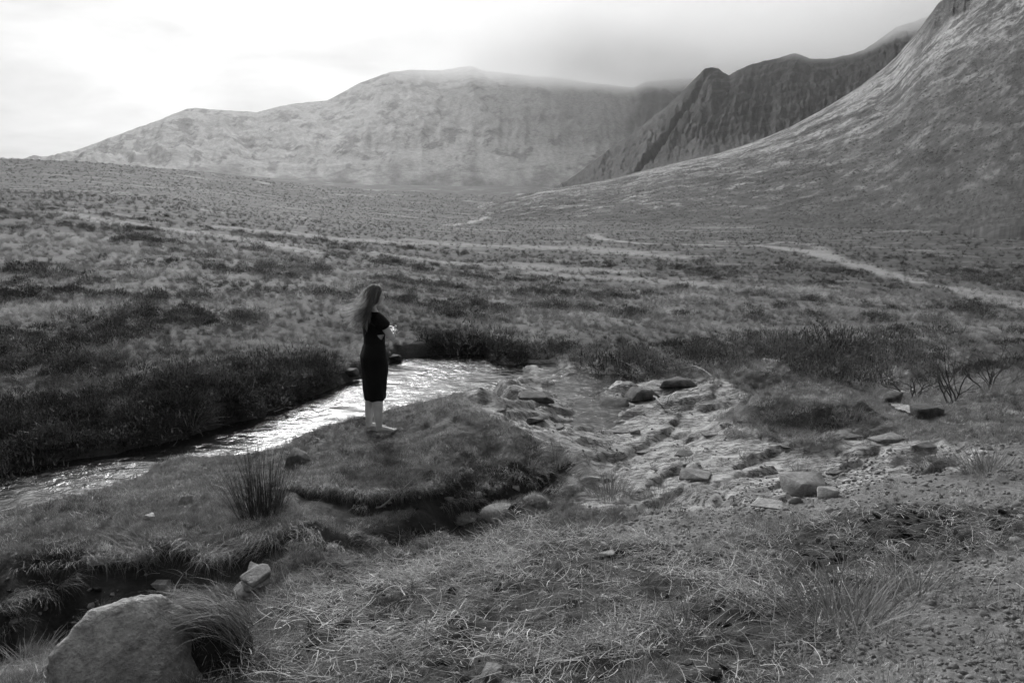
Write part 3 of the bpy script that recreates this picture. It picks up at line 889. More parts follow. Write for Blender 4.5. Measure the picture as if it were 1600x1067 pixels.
def scatter(name, xyz, scale, variants, alb=None, rotz=None, tilt=.12, rot=None):
    """one mass: the variants instanced on points by geometry nodes"""
    n = len(xyz)
    if n == 0:
        return None
    me = bpy.data.meshes.new(name)
    me.vertices.add(n); me.vertices.foreach_set('co', np.asarray(xyz, np.float32).ravel())
    if rot is None:
        rz = RNG.uniform(0, 6.283, n) if rotz is None else np.asarray(rotz)
        rot = np.stack([RNG.normal(0, tilt, n), RNG.normal(0, tilt, n), rz], 1)
    a = me.attributes.new('rot', 'FLOAT_VECTOR', 'POINT'); a.data.foreach_set('vector', np.asarray(rot, np.float32).ravel())
    a = me.attributes.new('scl', 'FLOAT', 'POINT'); a.data.foreach_set('value', np.asarray(scale, np.float32) * np.ones(n, np.float32))
    a = me.attributes.new('pick', 'INT', 'POINT'); a.data.foreach_set('value', RNG.integers(0, len(variants), n).astype(np.int32))
    a = me.attributes.new('alb', 'FLOAT', 'POINT'); a.data.foreach_set('value', np.asarray(.1 if alb is None else alb, np.float32) * np.ones(n, np.float32))
    o = link(bpy.data.objects.new(name, me))
    g = bpy.data.node_groups.new(name, 'GeometryNodeTree')
    g.interface.new_socket('Geometry', in_out='INPUT', socket_type='NodeSocketGeometry')
    g.interface.new_socket('Geometry', in_out='OUTPUT', socket_type='NodeSocketGeometry')
    N, L = g.nodes.new, g.links.new
    gi, go = N('NodeGroupInput'), N('NodeGroupOutput')
    join = N('GeometryNodeJoinGeometry')
    for vm in variants[::-1]:
        src = bpy.data.objects.new(vm.name + '_source', vm)          # not linked to the scene
        oi = N('GeometryNodeObjectInfo'); oi.inputs['Object'].default_value = src; oi.inputs['As Instance'].default_value = False
        gt = N('GeometryNodeGeometryToInstance')
        L(oi.outputs['Geometry'], gt.inputs[0]); L(gt.outputs[0], join.inputs[0])
    def attr(nm, ty):
        q = N('GeometryNodeInputNamedAttribute'); q.data_type = ty; q.inputs['Name'].default_value = nm
        return q.outputs['Attribute']
    iop = N('GeometryNodeInstanceOnPoints')
    L(gi.outputs[0], iop.inputs['Points']); L(join.outputs[0], iop.inputs['Instance'])
    iop.inputs['Pick Instance'].default_value = True
    L(attr('pick', 'INT'), iop.inputs['Instance Index'])
    e = N('FunctionNodeEulerToRotation'); L(attr('rot', 'FLOAT_VECTOR'), e.inputs[0]); L(e.outputs[0], iop.inputs['Rotation'])
    L(attr('scl', 'FLOAT'), iop.inputs['Scale'])
    L(iop.outputs[0], go.inputs[0])
    o.modifiers.new('scatter', 'NODES').node_group = g
    return tag(o, kind='stuff')

def polar(n, r0, r1, deg=41):
    t = RNG.uniform(R(-deg), R(deg), n); r = np.exp(RNG.uniform(math.log(r0), math.log(r1), n))
    return r * np.sin(t), r * np.cos(t), r
def near_sd(x, y):
    w = .1 * fbm(x * 2.1, y * 2.1, octaves=3)
    return w

TURF = [turf_mesh(k) for k in range(5)]
TUFT = [tuft_mesh(k) for k in range(5)]
HANG = [hang_mesh(k) for k in range(4)]
STRAWS = [straw_mesh(k) for k in range(6)]
SPRIG = [sprig_mesh(k) for k in range(3)]
HEATHER_M = [heather_mesh(k, M_HEATHER) for k in range(5)]
PEBBLES = [pebble_mesh(k) for k in range(4)]
CLODS = [clod_mesh(k) for k in range(3)]

# ---- short turf on both near banks and the mound
x, y, r = polar(46000, 1.7, 13)
k = masks(x, y)
inwater = sd_poly(x, y, POOL) + .1 * fbm(x * 2.1, y * 2.1, octaves=3) * 1.4
pt = (1 - k['soil'] * 1.1) * (1 - k['rock'] * .97) * (1 - .90 * k['grit']) * (1 - .985 * k['straw']) * (1 - k['peat']) * (inwater > .02) * (1 - k['heath']) * np.minimum(1, r / 4.5)
sel = RNG.uniform(0, 1, len(x)) < pt
x, y, r = x[sel], y[sel], r[sel]
z = height(x, y)
rx, ry = x * .85 + y * .5, -x * .5 + y * .85
log_a = 2.6 * fbm(rx * 2.6, ry * 5.2, octaves=3) + 1.6 * fbm(x * 1.1 + 4, y * 1.1, octaves=3)
al = np.clip(.23 * np.exp(log_a), .035, .6)
thin = RNG.uniform(0, 1, len(x)) < sstep(-.75, .1, log_a) + .15
x, y, z, r, al = x[thin], y[thin], z[thin], r[thin], al[thin]
scatter('turf_grass', np.stack([x, y, z], 1), (.55 + .06 * r) * RNG.uniform(.7, 1.3, len(x)), TURF, al)

# ---- longer tufts, near and over the moor
x, y, r = polar(85000, 2.2, 190)
k = masks(x, y)
n = fbm(x * .55 + 3, y * .55, octaves=4)
dens = np.where(r < 11, .10 + .25 * (n > .12), .55 + .9 * n) * np.where(r < 40, 1, .75) * sstep(190, 110, r)
inw = sd_poly(x, y, POOL) + .14 * fbm(x * 2.1, y * 2.1, octaves=3)
pt = dens * (1 - k['soil']) * (1 - k['rock'] * .96) * (1 - .93 * k['grit']) * (1 - .93 * k['straw']) * (1 - k['peat']) * (inw > .05) * (1 - .35 * k['heath'])
pt = pt * np.where((r > 40) & (band_dist(x, y) < 0), .35, 1) * np.where(r > 60, .6, 1)
mound = sd_poly(x, y, px(-2.45, (440,745),(560,770),(720,742),(888,735),(885,690),(760,640),(620,640),(450,680)))
pt = pt * np.where(mound < 0, .8, 1)
sel = RNG.uniform(0, 1, len(x)) < pt
x, y, r, n = x[sel], y[sel], r[sel], n[sel]
z = height(x, y)
al = np.where(r < 14, np.clip(.22 + .62 * fbm(x * .40, y * .40 + 9, octaves=5), .05, .5), np.clip(albedo(x, y, z) * 1.45 + np.where(r < 45, .38, .16) * fbm(x * .30, y * .30 + 9, octaves=5), .03, .5))
scatter('moor_grass', np.stack([x, y, z], 1), np.where(r < 9, .40, np.where(r < 60, .55 + .026 * (r - 9), 1.88 + .008 * (r - 60))) * RNG.uniform(.7, 1.35, len(x)), TUFT, al, tilt=.2)

# ---- grass hanging over the cut edges
def along(pts, step, jit=.03):
    pts = np.asarray(pts, float); out = []
    for a, b in zip(pts[:-1], pts[1:]):
        L = np.linalg.norm(b - a); m_ = max(1, int(L / step))
        for i in range(m_):
            out.append(np.r_[a + (b - a) * (i + U(0, 1)) / m_ + RNG.normal(0, jit, 2), math.atan2(b[1] - a[1], b[0] - a[0])])
    return np.array(out)
edges = []
for uv, stp, zz in (([(452,768),(560,774),(640,766),(720,744),(800,738),(888,746)], .035, -2.45), ([(60,925),(130,905),(250,880),(400,880),(500,862),(560,846)], .04, -2.42),
                ([(545,822),(600,834),(660,826),(700,812)], .03, -2.5), ([(0,955),(70,925)], .05, -2.4), ([(1150,652),(1200,662),(1270,678),(1340,676),(1390,660)], .045, -2.4), ([(884,750),(892,720),(880,695)], .04, -2.5)):
    edges.append(along(px(zz, *uv), stp))
e = np.concatenate(edges)
facing = e[:, 2] - math.pi / 2                         # outward normal, towards the camera side
# walk each tuft onto the rim: the highest ground within a short way back
back = np.linspace(-.12, .22, 18)
hx = e[:, 0:1] - np.cos(facing)[:, None] * back; hy = e[:, 1:2] - np.sin(facing)[:, None] * back
hh = height(hx, hy)
slope = hh[:, 1:] - hh[:, :-1]
j = slope.argmax(1) + 1
ii = np.arange(len(e))
ex_, ey_, ez_ = hx[ii, j], hy[ii, j], hh[ii, j]
scatter('overhanging_grass', np.stack([ex_, ey_, ez_ + .01], 1), RNG.uniform(.55, 1.05, len(e)), HANG, np.clip(.24 + RNG.normal(0, .06, len(e)), .1, .4),
        rot=np.stack([RNG.normal(0, .15, len(e)), RNG.normal(0, .15, len(e)), facing + RNG.normal(0, .35, len(e))], 1))

# ---- flattened pale straw on the trodden slope
x, y, r = polar(22000, 1.7, 9)
k = masks(x, y)
n = fbm(x * 1.6 + 4, y * 1.6, octaves=4)
pt = k['straw'] * (.30 + .95 * sstep(-.05, .25, n)) * (1 - .5 * k['peat']) + .05 * (1 - k['rock']) * (inwater.min() < 9) * (1 - k['soil'] * .5)
pt = pt * sstep(-.06, .10, fbm(x * 3.2 + 5, y * 4.2, octaves=3)) * (sd_poly(x, y, POOL) > .15) * np.minimum(1, (r / 4.6) ** 2)
sel = RNG.uniform(0, 1, len(x)) < pt
x, y, r = x[sel], y[sel], r[sel]
scatter('flattened_straw', np.stack([x, y, height(x, y) + .006], 1), RNG.uniform(.4, .95, len(x)), STRAWS, np.clip(.50 + .5 * fbm(x * 1.4, y * 1.4, octaves=3), .15, .75), tilt=.25, rotz=RNG.normal(.55, .55, len(x)) + 1.2 * fbm(x * .8, y * .8, octaves=2))

# ---- peat clods and gravel
x, y, r = polar(9000, 1.7, 9)
k = masks(x, y)
n = fbm(x * 1.1 + 14, y * 1.1, octaves=3)
sel = RNG.uniform(0, 1, len(x)) < (.12 * k['straw'] * (n > -.05) + .75 * k['peat'] + .05 * k['soil'])
scatter('peat_clods', np.stack([x[sel], y[sel], height(x[sel], y[sel])], 1), RNG.uniform(.2, 1.05, sel.sum()) ** 1.2, CLODS, tilt=.35)
x, y, r = polar(42000, 1.7, 12)
k = masks(x, y)
sel = RNG.uniform(0, 1, len(x)) < (.75 * k['grit'] + .05 * k['soil'] + .06 * k['rock'] + .06 * k['straw']) * (sd_poly(x, y, POOL) > .1)
scatter('gravel', np.stack([x[sel], y[sel], height(x[sel], y[sel]) + .001], 1), (.35 + .10 * r[sel]) * np.exp(RNG.normal(0, .45, sel.sum())), PEBBLES, tilt=.5)

# ---- heather growing as one mass, far out and along the banks
x, y, r = polar(22000, 9, 90)
k = masks(x, y)
n = fbm(x * .20 + 31, y * .20, octaves=5)
gl = sd_line(x, y, GULLY, [.3, .5, .6, .5, .5, .6, .7])
pt = np.clip(sstep(.05, .30, n) * .55 * sstep(90, 50, r), 0, 1) + .35 * k['heath'] + .3 * (gl < .9)
pt = pt * (sd_poly(x, y, POOL) > .12) * (sd_poly(x, y, SHELF) > .1) * (sd_poly(x, y, HUM_A) > .1) * (gl > .15) * np.where((r < 12) & (k['heath'] < .3) & (gl > 1), 0, 1)
pt = pt * (band_dist(x, y) > .2)
sel = RNG.uniform(0, 1, len(x)) < pt
x, y, r = x[sel], y[sel], r[sel]
scatter('heather', np.stack([x, y, height(x, y)], 1), (.5 + .014 * r) * RNG.uniform(.6, 1.3, len(x)), SPRIG, np.clip(.055 + .03 * fbm(x * .5, y * .5, octaves=3), .02, .1), tilt=.2)
#==PART4==
# ---- far scrub and grass: on the valley floor beyond the near moor, and up the hillside
x, y, r = polar(26000, 120, 900, 40)
nn = fbm(np.arctan2(x, y) * 40, np.log(r) * 26, octaves=4)
sel = (RNG.uniform(0, 1, len(x)) < .7) & (band_dist(x, y) > 0)
x, y, r, nn = x[sel], y[sel], r[sel], nn[sel]; z = height(x, y)
half = RNG.uniform(0, 1, len(x)) > sstep(.0, .35, nn) * .9 + .05
scatter('valley_grass', np.stack([x, y, z], 1)[half], (.011 * r * RNG.uniform(.5, 1.2, len(x)))[half], TUFT, np.clip(albedo(x, y, z) * 1.0 + .14 * fbm(x * .05, y * .05, octaves=4), .02, .35)[half], tilt=.3)
scatter('valley_heather', np.stack([x, y, z], 1)[~half], (.0055 * r * RNG.uniform(.4, 1.3, len(x)))[~half], SPRIG, .05, tilt=.3)
hm_ = bpy.data.objects['hillside'].data
hv_ = np.empty(len(hm_.vertices) * 3); hm_.vertices.foreach_get('co', hv_); hv_ = hv_.reshape(-1, 3)
rows = len(hv_) // 640
tt_ = np.repeat(np.concatenate([np.linspace(-.15, 1, 320), np.linspace(1, 1.5, 40)[1:]]), 640)
uu_ = np.tile(np.linspace(690, 2000, 640), rows)
cand = np.nonzero((tt_ > .01) & (tt_ < .8) & (uu_ < 1760))[0]
w_ = fbm(uu_[cand] / 30, tt_[cand] * 28, octaves=4)
cand = cand[RNG.uniform(0, 1, len(cand)) < (.03 + .30 * sstep(.02, .3, w_)) * sstep(.85, .1, tt_[cand])]
rh = np.hypot(hv_[cand, 0], hv_[cand, 1])
scatter('hillside_heather', hv_[cand] + RNG.normal(0, .5, (len(cand), 3)) * [1, 1, 0], .0048 * rh * RNG.uniform(.35, 1.2, len(cand)), SPRIG, .045, tilt=.4)
cand = np.nonzero((tt_ > .01) & (tt_ < .95) & (uu_ < 1760))[0]
w_ = fbm(uu_[cand] / 44 + 7, tt_[cand] * 30, octaves=5)
cand = cand[RNG.uniform(0, 1, len(cand)) < .10 + .3 * np.clip(w_, 0, 1)]
rh = np.hypot(hv_[cand, 0], hv_[cand, 1])
scatter('hillside_grass', hv_[cand], .0085 * rh * RNG.uniform(.4, 1.2, len(cand)), TUFT, np.clip(.17 + .6 * fbm(uu_[cand] / 44 + 7, tt_[cand] * 30, octaves=5) + .18 * sstep(.3, .7, tt_[cand]), .04, .5), tilt=.5)

# ---- fringe of heather and grass hanging over the far water edge
fe = along(px(WATER, (-300,790),(-150,773),(0,740),(130,714),(240,690),(330,665),(400,648),(450,625),(520,602),(560,584),(620,558),(680,551),(760,551),(800,570)), .012, .02)
off = RNG.uniform(-.40, .34, len(fe))
fx, fy = fe[:, 0] - np.sin(fe[:, 2]) * off, fe[:, 1] + np.cos(fe[:, 2]) * off
fz = height(fx, fy)
okf = fz > WATER - .02
fu = CX + F_PX * fx / (fy * math.cos(PITCH) - fz * math.sin(PITCH))
gap = (fu > 525) & (fu < 668)
pick = (RNG.uniform(0, 1, len(fe)) < .6) & ~gap
okf = okf & (~gap | (RNG.uniform(0, 1, len(fe)) < .35))
scatter('bank_heather', np.stack([fx, fy, fz], 1)[okf & pick], RNG.uniform(.35, 1.0, (okf & pick).sum()), SPRIG, np.clip(.07 + RNG.normal(0, .02, (okf & pick).sum()), .02, .13), tilt=.4)
scatter('bank_grass', np.stack([fx, fy, fz + .02], 1)[okf & ~pick], np.where(gap, .5, 1.0)[okf & ~pick] * RNG.uniform(.5, 1.1, (okf & ~pick).sum()), HANG, np.clip(.11 + RNG.normal(0, .04, (okf & ~pick).sum()), .03, .2),
        rot=np.stack([RNG.normal(0, .2, len(fe)), RNG.normal(0, .2, len(fe)), fe[:, 2] - math.pi / 2 + RNG.normal(0, .4, len(fe))], 1)[okf & ~pick])

# ------------------------------------------------------------------ stones
def size_at(p, px_w):
    """metres that px_w photograph pixels span at point p"""
    c, s = math.cos(PITCH), math.sin(PITCH)
    return px_w * (p[1] * c - p[2] * s) / F_PX

def rock(u, v, w, h, mat, label, seed, cat='rock', name='rock', depth=.8, sink=.25, rotz=None, sub=3, group=None, **kw):
    p = ground_px([(u, v)])[0]
    sx = size_at(p, w) / 2; sz = size_at(p, h)
    o = link(bpy.data.objects.new(name, angular_mesh(name, seed, (sx, sx * depth, sz * .62), mat, 10 if sub < 3 else 13)))
    o.location = (p[0], p[1] + sx * depth * .5, p[2] + sz * (.62 - sink) * .9)
    o.rotation_euler = (0, 0, U(-.5, .5) if rotz is None else rotz)
    return tag(o, label, cat, group)

# the big boulder in the near left corner
def big_boulder():
    p = at_y(195, 1010, 2.62)
    vv, f = ICO[5]
    vv = vv.copy()
    # facets: a flat face tipped to the eye, a steep left edge, a slanting right flank
    for n, d in (((.10, -.62, .78), .50), ((-.80, -.1, .55), .66), ((.78, -.1, .60), .62), ((.2, .8, .5), .55), ((-.5, -.6, .1), .75), ((.35, -.5, -.1), .8), ((-.25, .3, .9), .60)):
        n = np.array(n) / np.linalg.norm(n)
        dd = vv @ n - d
        vv = vv - np.clip(dd, 0, None)[:, None] * n * .92
    vv = vv * (1 + 0.09 * fbm(vv[:, 0] * 1.8 + 3, vv[:, 1] * 1.8, vv[:, 2] * 1.8, 4) + 0.034 * fbm(vv[:, 0] * 9, vv[:, 1] * 9 + 2, vv[:, 2] * 9, 4) + .022 * fbm(vv[:, 0] * 22, vv[:, 1] * 22 + 2, vv[:, 2] * 22, 3) - .05 * np.clip(fbm(vv[:, 0] * 14 + 5, vv[:, 1] * 14, vv[:, 2] * 14, 2) - .2, 0, 1))[:, None]
    vv = vv * np.array([.36, .38, .40])
    o = link(bpy.data.objects.new('boulder', np_mesh('boulder', vv, f, M_BOULDER)))
    o.location = (p[0] + .0, p[1] + .06, p[2] - .10)
    o.rotation_euler = (0, 0, R(-8))
    return tag(o, 'big lichen-spotted boulder in the near left corner beside the bare ditch', 'boulder')
big_boulder()

def slab_stack():
    p = ground_px([(388, 945)])[0]
    V, Fc, n0 = [], [], 0
    for i in range(6):
        vv, f = rock_verts(90 + i, 3, 10, .12, .7, .05)
        w = .16 * (1 - .07 * i)
        vv = vv * np.array([w, .11, .026]) + np.array([.018 * i - .02 * (i % 2), .012 * i, .028 * i])
        V.append(vv); Fc.append(f + n0); n0 += len(vv)
    o = link(bpy.data.objects.new('layered_rock', np_mesh('layered_rock', np.concatenate(V), np.concatenate(Fc), mat_stone('layered_stone', .18, .36, 8, .02))))
    o.location = (p[0], p[1] + .05, p[2] - .01); o.rotation_euler = (R(12), R(-14), R(18))
    return tag(o, 'split grey slab of rock in thin layers right of the drooping tussock', 'rock')
slab_stack()
for a in (
    (140, 886, 46, 20, M_STONE_P, 'pale flat stone lodged in the grass lip above the left end of the ditch', 5),
    (249, 925, 32, 17, M_STONE, 'flat pointed stone lying in the ditch just above the big boulder', 6),
    (405, 905, 42, 26, M_STONE, 'round grey stone at the ditch edge below the dark rush clump', 7),
    (285, 788, 28, 13, M_STONE_P, 'small pale stone in the turf of the left bank', 8),
    (232, 812, 24, 9, M_STONE_P, 'narrow pale splinter of stone lying on the left bank turf', 9),
    (466, 728, 40, 28, M_STONE_D, 'dark rounded rock at the left end of the mound beside the rushes', 10),
    (546, 587, 34, 11, M_STONE_D, 'dark wet rock at the far waterline left of the woman', 11),
    (610, 559, 34, 5, M_STONE_D, 'low dark rock at the far waterline just right of the woman', 12),
    (1262, 775, 78, 30, M_STONE, 'half-buried boulder with bleached grass growing over its top', 13),
    (1294, 779, 34, 16, M_STONE_P, 'small pale stone against the right side of the grass-topped boulder', 14),
    (1205, 794, 54, 5, M_STONE_P, 'long low ribbed slab in the gravel below the grass-topped boulder', 15),
    (768, 1075, 46, 36, M_STONE, 'grey stone poking through the straw at the bottom edge', 16),
    (962, 640, 49, 21, M_STONE_D, 'round mossy boulder in the middle of the rock shelf', 17),
    (1005, 626, 54, 18, M_STONE_D, 'dark boulder in the rock shelf beside the forked dead branch', 18),
    (992, 678, 20, 9, M_STONE_P, 'small white stone on the rock shelf nearest its middle', 19),
    (838, 627, 59, 12, M_STONE_D, 'low dark ledge rock where the pool meets the rock shelf', 20),
    (1212, 567, 36, 5, M_STONE_P, 'thin white stone lying flat on the small grassy hummock', 21),
    (835, 660, 37, 8, M_STONE_D, 'dark low rock behind the right end of the mound', 22),
    (1090, 750, 50, 11, M_STONE, 'broken grey rock with dark cracks at the near edge of the shelf', 23),
    (1060, 606, 59, 15, M_STONE_D, 'dark ledge under the dead branches at the back of the shelf', 24),
    (1325, 690, 60, 7, M_STONE, 'flat grey rocks below the shaggy front of the grassy hummock', 25),
    (1390, 688, 50, 8, M_STONE, 'stone ledge at the right foot of the grassy hummock', 26),
    (1445, 702, 36, 8, M_STONE_D, 'dark stone in the pale grass right of the hummock', 27),
    (1395, 632, 40, 20, M_STONE_D, 'dark wet rock beside the white water in the gully', 28),
    (1450, 652, 46, 20, M_STONE_D, 'dark rock right of the white water in the gully', 29),
    (30, 778, 70, 14, M_STONE_P, 'pale water-worn rock at the left water edge', 31),
    (85, 762, 50, 10, M_STONE_P, 'pale flat rock half in the water along the left bank', 32),
    (128, 748, 28, 8, M_STONE, 'small grey rock at the upper end of the pale rocks by the left bank', 33),
    (915, 752, 46, 9, M_STONE_P, 'flat pale rock between the mound and the fine grass tussock', 34),
    (950, 868, 30, 8, M_STONE_P, 'flat pale stone bedded in the trodden slope', 30),
): rock(*a)
# white stones in the bare soil below the mound
for i, (u, v, w) in enumerate(((701,783,15),(747,775,13),(611,786,10),(806,766,13),(760,758,8),(722,764,6),(834,772,8),(690,772,6),(782,774,6),(655,778,7),(850,764,9))):
    rock(u, v, w, w * .55, M_STONE_P, 'small white stone on the bare soil below the mound', 120 + i, 'stone', 'stone', sub=2, group='white stones on the bare soil')
for i, (u, v, w) in enumerate(((20,975,14),(115,975,9),(62,960,8),(85,990,8),(150,940,7),(175,930,8),(265,935,9))):
    rock(u, v, w, w * .55, M_STONE, 'small grey stone on the floor of the ditch', 140 + i, 'stone', 'stone', sub=2, group='stones on the ditch floor')
# loose leaves of rock on the shelf
for i in range(20):
    u, v = U(760, 1380), U(572, 750)
    p = ground_px([(u, v)])[0]
    q = np.array([p[0]]), np.array([p[1]])
    if sd_poly(*q, SHELF)[0] > -.05 or sd_poly(*q, HUM_A)[0] < .1 or p[2] < WATER - .05:
        continue
    rock(u, v, U(16, 40), U(2, 4), M_STONE if i % 4 else M_STONE_D, 'thin flat leaf of loose rock on the rock shelf', 200 + i, 'rock', 'loose_rock', depth=U(.5, .9), sink=.4, rotz=R(35) + RNG.normal(0, .3), group='loose leaves of rock on the shelf')

# ------------------------------------------------------------------ heather bushes, each its own object
ORD = 'first second third fourth fifth sixth seventh eighth ninth tenth eleventh twelfth thirteenth fourteenth fifteenth sixteenth seventeenth eighteenth nineteenth'.split()
def ordinal(objs, text):
    objs = sorted(objs, key=lambda o: o.location.x / o.location.y)
    for i, o in enumerate(objs):
        o['label'] = text.format('leftmost' if i == 0 else 'rightmost' if i == len(objs) - 1 else ORD[i] + ' from the left')
def bush(u, v, w, label, group=None, squash=1.0, p=None, kind=0):
    if p is None:
        p = ground_px([(u, v)], after=6.0)[0]
    sw = size_at(p, w) / .84 if w > 3 else w / .84
    o = link(bpy.data.objects.new('heather_bush', HEATHER_M[int(RNG.integers(0, 5))]))
    o.location = (p[0], p[1] + sw * .2, p[2] - .03 * sw)
    o.scale = (sw, sw * U(.8, 1.1), sw * squash * U(.8, 1.1))
    o.rotation_euler = (0, 0, U(0, 6.28))
    return tag(o, label, 'bush', group)
B_FAR, B_GUL = 'heather overhanging the far side of the pool', 'heather bushes in the gully'
for a in ((742,556,112,.8),(695,554,56,.6),(800,557,66,.8),(847,558,72,.7),(905,564,56,.6),(955,582,92,.75),(1003,586,84,.8),(1046,582,74,.75),(1108,573,66,.7),(1112,556,74,.7),(1170,546,92,.7),(1076,560,44,.7),(775,548,60,.7),(880,550,60,.7),(1000,560,70,.7)):
    bush(a[0], a[1], a[2] * 1.2, 'dark heather bush overhanging the far edge of the pool and rock shelf', B_FAR, a[3])
for a in ((1240,588,80),(1290,600,92),(1340,606,84),(1300,576,90),(1365,586,82),(1260,560,80),(1385,600,54),(1420,562,70),(1345,555,84),(1225,545,70),(1300,545,80),(1400,545,70),(1440,575,60),(1195,560,44),(1160,575,50)):
    bush(a[0], a[1], a[2] * 1.25, 'dense dark heather bush filling the gully behind the grassy hummock', B_GUL, .85)
for i in range(48):
    t = (i // 3 + U(-.4, .4) + .5) / 16; row = i % 3
    q = np.array([at_z(*uv, WATER) for uv in ((-160,776),(0,742),(130,714),(240,690),(330,665),(400,648),(450,625),(520,602))])
    t = min(max(t, 0), 1); f = t * (len(q) - 1); j = min(int(f), len(q) - 2); c = q[j] + (q[j + 1] - q[j]) * (f - j)
    n = np.array([-.45, .9]); c = c + n * (-.06 + row * .46 + U(-.12, .45))
    z = float(height(np.array([c[0]]), np.array([c[1]]))[0])
    bush(0, 0, U(.40, 1.0), 'dark heather bush in the dense row along the left bank', 'heather along the left bank', .75, p=np.array([c[0], c[1], z]))
_grp = lambda g: [o for o in COL.objects if o.get('group') == g]
ordinal(_grp(B_FAR), 'dark heather bush overhanging the far pool edge, {} of its row')
ordinal(_grp(B_GUL), 'dense dark heather bush in the gully behind the hummock, {}')
_lb = _grp('heather along the left bank')
for row, nm in enumerate(('hanging over the left bank water', 'in the middle row on the left bank', 'in the back row on the left bank')):
    ordinal(_lb[row::3], 'dark heather bush ' + nm + ', {}')
ordinal(_grp('white stones on the bare soil'), 'small white stone on the bare soil below the mound, {}')
ordinal(_grp('stones on the ditch floor'), 'small grey stone on the ditch floor, {}')
bush(638, 468, 36, 'round dark heather bush standing alone on the moor right of the woman')
bush(1282, 385, 30, 'lone dark bush at the bend of the pale track on the valley floor', squash=.5)
for a in ((563,668,26),(605,663,20)):
    bush(*a, 'small leafy heather sprig right behind the woman on the mound', 'heather sprigs at her feet', .9)
for a in ((690,650,30),(660,650,24),(640,655,22),(712,655,14)):
    bush(*a, 'low heather sprig on the rim of the mound right of the woman', 'heather sprigs on the mound rim', .8)
ordinal(_grp('heather sprigs on the mound rim'), 'low heather sprig on the mound rim right of the woman, {}')
ordinal(_grp('heather sprigs at her feet'), 'small leafy heather sprig right behind her feet, {}')
bush(265, 716, 14, 'tiny upright heather sprig at the water edge of the left bank', squash=1.6)
bush(1140, 670, 30, 'small dark plant on the bedrock left of the grassy hummock', squash=.7)
x, y, r = polar(9000, 9.6, 62, 38)
kk = masks(x, y)
n = fbm(x * .20 + 31, y * .20, octaves=3) + .5 * fbm(x * .7, y * .7, octaves=2)
band_b = band_dist(x, y)
okb = (n > .02) & (band_b > .4) & (sd_poly(x, y, POOL) > .3) & (sd_poly(x, y, SHELF) > .3) & (sd_poly(x, y, HUM_A) > .2) & (sd_line(x, y, GULLY, [.3, .5, .6, .5, .5, .6, .7]) > .2) & (kk['heath'] < .4) & ((x < y * .12) | (y > 13))
pts = np.stack([x, y], 1)[okb]; rr_ = r[okb]
taken = []
for q, rq in zip(pts, rr_):
    if len(taken) >= 205:
        break
    if all((q[0] - a[0]) ** 2 + (q[1] - a[1]) ** 2 > (.020 * rq + .18) ** 2 for a in taken):
        taken.append(q)
tz = height(np.array([q[0] for q in taken]), np.array([q[1] for q in taken]))
for q, zq in zip(taken, tz):
    rq = math.hypot(*q)
    bush(0, 0, U(.3, .95) * (1 + .020 * (rq - 10)), 'small dark heather bush among the pale grass of the moor', 'heather bushes dotted over the moor', U(.5, .8), p=np.array([q[0], q[1], zq]))

# ------------------------------------------------------------------ tussocks and rushes
def tussock(u, v, w, label, n=260, L=(.25, .45), lean=(0, .8), curl=(.3, 1.3), wid=(.003, .0055), mat=None, name='grass_tussock', cat='tussock', comb=None, rad=.12, group=None, z=None):
    p = ground_px([(u, v)])[0]
    s = size_at(p, w)
    b = Blades()
    for i in range(n):
        a = U(0, 6.28); q = math.sqrt(U(0, 1)) * rad
        az = a + U(-.7, .7) if comb is None else comb + RNG.normal(0, .45)
        b.blade((q * math.cos(a), q * math.sin(a), -.02), az, U(*L), U(*lean) * (.4 + q / rad), U(*curl), U(*wid), U(.5, 1.45), 6)
    o = link(bpy.data.objects.new(name, b.mesh(name, mat or M_TUSSOCK)))
    o.location = p
    return tag(o, label, cat, group)
tussock(408, 805, 100, 'dark upright rush clump between the mound and the left bank', 420, (.32, .66), (0, .55), (-.05, .35), (.003, .0055), M_RUSH, 'rush_clump', 'rushes', rad=.17)
def drooping():
    p = at_y(325, 1000, 2.75)
    b = Blades()
    for i in range(900):
        t = U(-1, 1)
        base = (.10 * U(-1, 1) + .05, .10 * t + U(-.03, .03), .12 + .05 * U(-1, .6))
        b.blade(base, math.pi + RNG.normal(0, .38) + .5 * t, U(.18, .36), U(.5, 1.1), U(.9, 1.9), U(.0022, .004), U(.5, 1.4), 7)
    for i in range(240):
        a = U(0, 6.28)
        b.blade((.1 * math.cos(a) + .08, .1 * math.sin(a), 0), U(-1.2, 1.2) - .5, U(.12, .3), U(.4, 1.2), U(.5, 1.5), U(.002, .004), U(.4, 1.2), 6)
    v, f = ICO[3]
    o = link(bpy.data.objects.new('grass_tussock', b.mesh('grass_tussock', mat_blade('drooping_grass', alb=.20, trans=.25, fixed=True, var=.2))))
    core = link(bpy.data.objects.new('root_mound', np_mesh('root_mound', v * np.array([.15, .14, .17]), f, M_CLOD)), o)
    o.location = (p[0] + .03, p[1], p[2] - .07)
    tag(o, 'combed drooping grass tussock spilling over the right side of the big boulder', 'tussock')
drooping()
